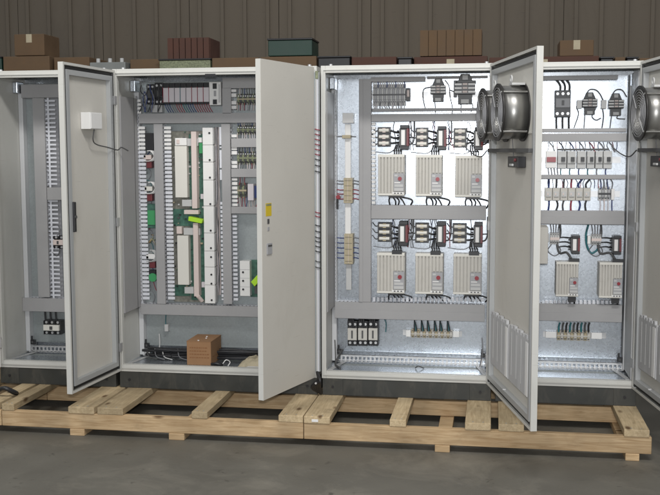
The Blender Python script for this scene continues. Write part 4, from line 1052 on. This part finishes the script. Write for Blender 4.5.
# ================================================================== things in cabinet two
def carton():
    p0 = at(186.6, 341.5, .10); p1 = at(210.8, 341.5, .10); zt = p0.z; z0 = .0305
    o = thing('cardboard_box', 'small orange-brown cardboard carton on the floor of the wide cabinet', 'box', ((p0.x+p1.x)/2, .19, z0))
    b = MB(); b.box(p0.x, p1.x, .10, .33, z0, zt, CARD); b.build('carton_body', o, .002)
    b = MB()
    b.box(p0.x-.001, p1.x+.001, .099, .214, zt+.0005, zt+.003, CARD); b.box(p0.x-.001, p1.x+.001, .217, .331, zt+.0005, zt+.003, CARD); b.build('lid_flap', o)
    b = MB(); W = p1.x-p0.x; h = zt-z0
    random.seed(3)
    for r_ in range(4):
        x = p0.x+W*.12; z = zt-h*(.28+.14*r_)
        while x < p1.x-W*.16:
            l = random.uniform(.006, .016); b.box(x, x+l, .0992, .0998, z, z+.007, INK); x += l+.004
    for y in (.14, .17, .20, .24, .27): b.box(p1.x+.0002, p1.x+.0008, y, y+.018, z0+h*.3, z0+h*.34, INK)
    b.build('faded_print', o)
    b = MB()
    for x, y in ((.45, .12), (.62, .2), (.55, .25)): b.cyl((p0.x+W*x, y, zt+.003), (0, 0, 1), .006, .004, WHITE, 8)
    b.build('foam_crumb', o)
carton()
b = MB(); random.seed(5)                      # crumpled buff paper bag
p = at(240, 362, .15); xa = p.x; xb = at(266, 362, .15).x
nx, ny = 12, 8; vs = []
for i in range(nx+1):
    for j in range(ny+1):
        e = min(i/nx, 1-i/nx, j/ny, 1-j/ny)
        vs.append((xa+(xb-xa)*i/nx+random.uniform(-.004, .004), .09+.2*j/ny+random.uniform(-.004, .004), .0315+min(1, e*5)*(.022+.022*(i/nx))+random.uniform(0, .012)*(e > 0)))
vs += [(v[0], v[1], .031) for v in vs]; K = (nx+1)*(ny+1)
fs = [(i*(ny+1)+j, (i+1)*(ny+1)+j, (i+1)*(ny+1)+j+1, i*(ny+1)+j+1) for i in range(nx) for j in range(ny)]
b.add(vs, fs+[tuple(q+K for q in f_) for f_ in fs], SACK)
edge = [i*(ny+1) for i in range(nx+1)]+[nx*(ny+1)+j for j in range(1, ny+1)]+[i*(ny+1)+ny for i in range(nx-1, -1, -1)]+[j for j in range(ny-1, 0, -1)]
b.add(vs, [(edge[i], edge[(i+1) % len(edge)], edge[(i+1) % len(edge)]+K, edge[i]+K) for i in range(len(edge))], SACK)
single(b, 'paper_bag', 'crumpled buff paper bag lying on the wide cabinet floor beside the carton', 'bag')
b = MB(); p0 = at(246, 366, .07); b.box(p0.x, p0.x+.12, .048, .085, .031, .036, LILAC); b.box(p0.x+.01, p0.x+.115, .05, .083, .0362, .039, WHITE)
single(b, 'folded_sheet', 'folded pale sheet of paper in front of the buff paper bag', 'paper', bevel=.001)
b = MB(); p0 = at(211.5, 366, .075); p1 = at(221, 366, .075); b.tube([(p0.x, .08, .042), ((p0.x+p1.x)/2, .07, .05), (p1.x, .08, .042), (p1.x-.01, .1, .04), (p0.x+.01, .1, .04), (p0.x, .08, .044)], .009, BLACK)
single(b, 'cable_coil', 'small black coil of cable on the floor right of the cardboard carton', 'cable')
b = MB(); b.tube([at(222, 365, .1), at(226, 360, .1), at(230, 362, .12), at(228, 366, .1)], .003, WHITE)
single(b, 'wire_offcut', 'pale curled wire offcut between the carton and the paper bag', 'wire')

# ================================================================== timber skids
ZB = -.1; TH = .038; BH = .089; ZBEAM = ZB-TH; ZBOT = ZBEAM-BH; ZF = ZBOT-.038
YFR = -.47
def fx(px, Y=YFR, Z=-.119):
    lo, hi = -3., 6.
    for _ in range(40):
        m_ = (lo+hi)/2; d_ = Vector((m_, Y, Z))-CAM; v = 330+FPX*d_.dot(RT)/d_.dot(FW)
        if v < px: lo = m_
        else: hi = m_
    return lo
def skid(xs, xe, boards, bottoms, label):
    o = thing('timber_skid', label, 'pallet', ((xs+xe)/2, 0, ZF), 'timber skids under the cabinets')
    for y in (YFR, .115, .56):
        b = MB(); b.box(xs, xe, y, y+TH, ZBOT, ZBEAM-.0005, W_BEAM); b.build('stringer', o, .003)
    for a0, a1, y0 in boards:
        b = MB(); b.box(a0, a1, y0, .62, ZBEAM, ZB, W_TOP); t_ = b.build('deck_board', o, .003)
        b = MB()
        for y in (YFR+.019, .134):
            for q in (.3, .7): b.cyl((a0+(a1-a0)*q, y, ZB), (0, 0, 1), .004, .0012, GALVD, 8)
        b.build('nail', t_)
    for a0, a1 in bottoms:
        b = MB(); b.box(a0, a1, YFR-.004, .62, ZF, ZBOT-.0005, W_BEAM); b.build('bottom_board', o, .003)
xe1 = fx(303.5)
skid(fx(1.5)-1.3, fx(1.5)-.004, [(fx(-14)-.35, fx(-14)-.2, YFR-.003), (fx(-14)-.02, fx(-2.5), YFR-.004), (fx(1.5)-1.3, fx(1.5)-1.16, YFR-.003)], [(fx(1.5)-1.0, fx(1.5)-.91)], 'end of a timber skid at the far left edge, mostly out of view')
skid(fx(1.5), xe1-.002, [(fx(2), fx(7.5)+.04, YFR-.003), (fx(68.5), fx(94.3), YFR-.006), (fx(97.3), fx(123), YFR-.002), (fx(191.8), fx(207.5), YFR-.004), (fx(278.5), fx(303), YFR-.002)],
     [(fx(69.5), fx(84)), (fx(168.5), fx(184))], 'middle timber skid with pine deck boards under the leftmost and two-door cabinets')
skid(xe1+.002, fx(652), [(fx(304), fx(330), YFR-.006), (fx(389.7), fx(406), YFR-.003), (fx(465), fx(490.8), YFR-.004), (fx(498.5), fx(524), YFR-.002), (fx(624), fx(649.5), YFR-.006)],
     [(fx(435), fx(450)), (fx(626), fx(640))], 'right timber skid with pine deck boards under the two cabinets with fans')
b = MB(); p = Vector((fx(-1), -.30, ZB+.024))
b.tube([p+Vector((-.12, 0, -.01)), p+Vector((-.04, -.03, .03)), p+Vector((0, 0, .0)), p+Vector((-.01, .06, -.02)), p+Vector((-.08, .08, 0))], .013, BLACK, 10)
single(b, 'rubber_hose', 'short black rubber hose end on the far left deck board', 'hose')
b = MB(); p = Vector((fx(312), YFR-.012, -.128)); b.box(p.x, p.x+.035, YFR-.0095, YFR-.0065, p.z, p.z+.014, WHITE); 
single(b, 'paper_tag', 'tiny white tag stapled to the end of the middle deck board', 'tag')

# ================================================================== setting
b = MB(); b.box(-14, 16, -14, 5.0, ZF-.05, ZF, CONC); tag(b.build('floor', None, loc=(0, 0, 0)), 'dark concrete workshop floor', None, None, 'structure')
b = MB(); b.box(-14, 16, 5.0, 5.2, ZF, 5.2, WALL); tag(b.build('back_wall'), 'dim brown back wall of the workshop', None, None, 'structure')

b = MB()                                   # ribbed cladding sheets and conduit on the wall
wallp = thing('wall_cladding', 'dim brown ribbed sheet cladding fixed to the back wall', 'cladding', (1, 4.98, 0))
x = -6.0; i = 0
while x < 10:
    b = MB(); b.box(x, x+.985, 4.965, 4.995, ZF+.1, 4.6, WALL)
    for q in (.12, .37, .62, .87): b.box(x+q-.02, x+q+.02, 4.94, 4.9645, ZF+.1, 4.6, WALL)
    b.build('cladding_sheet', wallp, .004); x += .99
# storage behind: rack with boards and cartons whose tops show above the cabinets
rk = thing('storage_rack', 'long steel storage rack standing behind the row of cabinets', 'rack', (1.2, 2.5, ZF))
b = MB(); b.box(-3.0, 5.2, 2.1, 2.9, 1.52, 1.56, MACH); b.build('shelf', rk, .003)
for x in (-3.0, -.3, 2.4, 5.1):
    for y in (2.1, 2.84):
        b = MB(); b.box(x, x+.06, y, y+.06, ZF, 1.519, MACH); b.build('post', rk)
def bgx(px): return at(px, 62, 2.25).x
def bgz(py): return at(330, py, 2.25).z
def bgbox(name, x0, x1, py, m, label, cat, y0=2.15, y1=2.6, kind=0):
    X0, X1 = bgx(x0)+.003, bgx(x1)-.003; z1 = at((x0+x1)/2, py-.4, y0).z; z0 = 1.561
    o = thing(name, label, cat, ((X0+X1)/2, (y0+y1)/2, z0))
    b = MB(); b.box(X0, X1, y0, y1, z0, z1, m); b.build('body', o, .006)
    if kind == 0:
        b = MB(); b.box(X0+.001, X1-.001, (y0+y1)/2-.03, (y0+y1)/2+.03, z1+.0003, z1+.0012, SACK); b.box((X0+X1)/2-.03, (X0+X1)/2+.03, y0-.0012, y0-.0003, z0+.05, z1-.02, SACK) if X1-X0 > .5 else None
        if b.v: b.build('packing_tape', o)
    elif kind == 1:
        b = MB(); b.box(X0-.006, X1+.006, y0-.012, y1, z1, z1+.012, BLACK); b.build('lid', o, .003)
    elif kind == 2:
        b = MB()
        for k in range(3): b.cyl((X0+(X1-X0)*(k+.5)/3, y0+.06, z1), (0, 0, 1), .016, .035, LGREY, 12); 
        b.build('fitting', o)
    return o
bgbox('storage_bin', -30, 7.5, 58.5, DGREEN, 'dark green bin on the rack at the far left', 'bin', kind=1)
bgbox('cardboard_carton', 8.5, 55, 56.5, CARD2, 'wide brown carton on the rack beside the dark green bin', 'box')
bgbox('cardboard_carton', 56, 92, 57.5, CARD2, 'brown carton on the rack behind the open left door', 'box', y0=2.2)
bgbox('machine_unit', 94, 130, 62.5, MACH, 'low dark grey machine with pale fittings on the rack', 'machine', kind=2)
bgbox('cardboard_carton', 131, 162, 59.5, CARD2, 'brown carton on the rack right of the grey machine', 'box', y0=2.22)
bgbox('storage_bin', 163, 214, 60.5, OLIVE, 'long olive bin on the rack above the two-door cabinet', 'bin', kind=1)
bgbox('cardboard_carton', 215, 262, 58, CARD2, 'light brown carton on the rack left of the plain grey door', 'box')
bgbox('cardboard_carton', 263, 319, 56.8, CARD2, 'wide brown carton on the rack behind the plain grey door', 'box')
bgbox('storage_bin', 320, 352, 58, BLACK, 'black bin on the rack at the middle', 'bin', kind=1)
bgbox('cardboard_carton', 353, 398, 57.2, CARD3, 'dark red-brown carton on the rack right of the middle black bin', 'box')
bgbox('storage_bin', 399, 413, 59, BLACK, 'narrow black bin between two red-brown cartons', 'bin', kind=1)
bgbox('cardboard_carton', 414, 488, 56.8, CARD3, 'very wide red-brown carton on the rack above the drives', 'box', y0=2.2)
bgbox('cardboard_carton', 489, 598, 57, CARD3, 'red-brown carton behind the right fan door', 'box')
bgbox('storage_bin', 599, 612, 58.8, BLACK, 'small black bin above the rightmost cabinet', 'bin', kind=1)
bgbox('cardboard_carton', 613, 624, 57.5, CARD2, 'narrow brown carton between the two small black bins', 'box')
bgbox('storage_bin', 625, 636, 58.8, BLACK, 'small black bin near the rightmost cabinet corner', 'bin', kind=1)
bgbox('cardboard_carton', 637, 700, 58, CARD2, 'brown carton on the rack at the far right', 'box')

# ================================================================== light
def stack(name, label, cat, x0, x1, pyb, pyt, m, kind=0, y0=2.25, y1=2.55):
    zb = at((x0+x1)/2, pyb-.4, 2.15).z
    X0, X1 = at(x0, 40, y0).x, at(x1, 40, y0).x; zt = at((x0+x1)/2, pyt, y0).z; zb += .0135
    o = thing(name, label, cat, ((X0+X1)/2, (y0+y1)/2, zb))
    b = MB(); b.box(X0, X1, y0, y1, zb, zt, m); b.build('body', o, .006)
    b = MB()
    if kind == 0:
        b.box(X0+.001, X1-.001, (y0+y1)/2-.03, (y0+y1)/2+.03, zt+.0003, zt+.0012, SACK); b.box((X0+X1)/2-.025, (X0+X1)/2+.025, y0-.0012, y0-.0003, zt-.07, zt-.001, SACK); b.build('packing_tape', o)
    elif kind == 1:
        b.box(X0-.006, X1+.006, y0-.012, y1, zt, zt+.014, BLACK); b.build('lid', o, .003)
    else:
        for k in range(7): b.box(X0+(X1-X0)*k/7+.002, X0+(X1-X0)*(k+1)/7-.004, y0-.02, y0-.0005, zb, zt, m)
        b.build('slat', o)
stack('cardboard_carton', 'upper brown carton resting on the wide one behind the leftmost cabinet', 'box', 14, 44, 56.5, 34, CARD2)
stack('wooden_crate', 'slatted dark wooden crate on top of the long olive bin', 'crate', 168, 210, 60.5, 38, CARD3, 2)
stack('storage_bin', 'lidded dark green bin stacked behind the plain grey door', 'bin', 268, 312, 56.8, 40, DGREEN, 1)
stack('wooden_crate', 'long slatted wooden crate stacked above the two rows of drives', 'crate', 420, 482, 56.8, 30, CARD2, 2)
stack('cardboard_carton', 'small upper carton stacked on the red-brown one by the right fan door', 'box', 560, 594, 57, 40, CARD2)
w = bpy.data.worlds.new('World'); S.world = w; w.use_nodes = True
w.node_tree.nodes['Background'].inputs[0].default_value = (.90, .94, 1.0, 1); w.node_tree.nodes['Background'].inputs[1].default_value = .29
def area(name, loc, tgt, sx, sy, e, col):
    l = bpy.data.lights.new(name, 'AREA'); l.shape = 'RECTANGLE'; l.size = sx; l.size_y = sy; l.energy = e; l.color = col
    o = bpy.data.objects.new(name, l); COL.objects.link(o); o.location = loc
    d = (Vector(tgt)-Vector(loc)); o.rotation_euler = d.to_track_quat('-Z', 'Y').to_euler(); return o
area('overhead_light', (-1.0, -2.6, 4.3), (-.6, 0, .6), 1.6, .5, 60, (1, .985, .95))
area('overhead_light', (2.6, -3.2, 4.4), (2.2, 0, .6), 2.2, .5, 120, (1, .985, .96))
area('added_plate_light', (2.25, -9.0, 2.15), (2.0, 0, 1.2), .9, .7, 120, (.93, .96, 1))  # soft light added behind the camera to brighten the steel plates
area('overhead_light', (1.0, 3.6, 5.4), (1.0, 5.0, 2.6), 7, .4, 18, (1, .95, .88))  # added light, there only to brighten the back wall
area('flash', (2.22, -5.75, 1.50), (1.9, 0, 1.2), .12, .06, 62, (1, 1, 1))

S.render.engine = 'CYCLES'
S.view_settings.view_transform = 'Standard'; S.view_settings.look = 'None'; S.view_settings.exposure = 0.14; S.view_settings.gamma = 1
S.render.resolution_x = 1024; S.render.resolution_y = 768
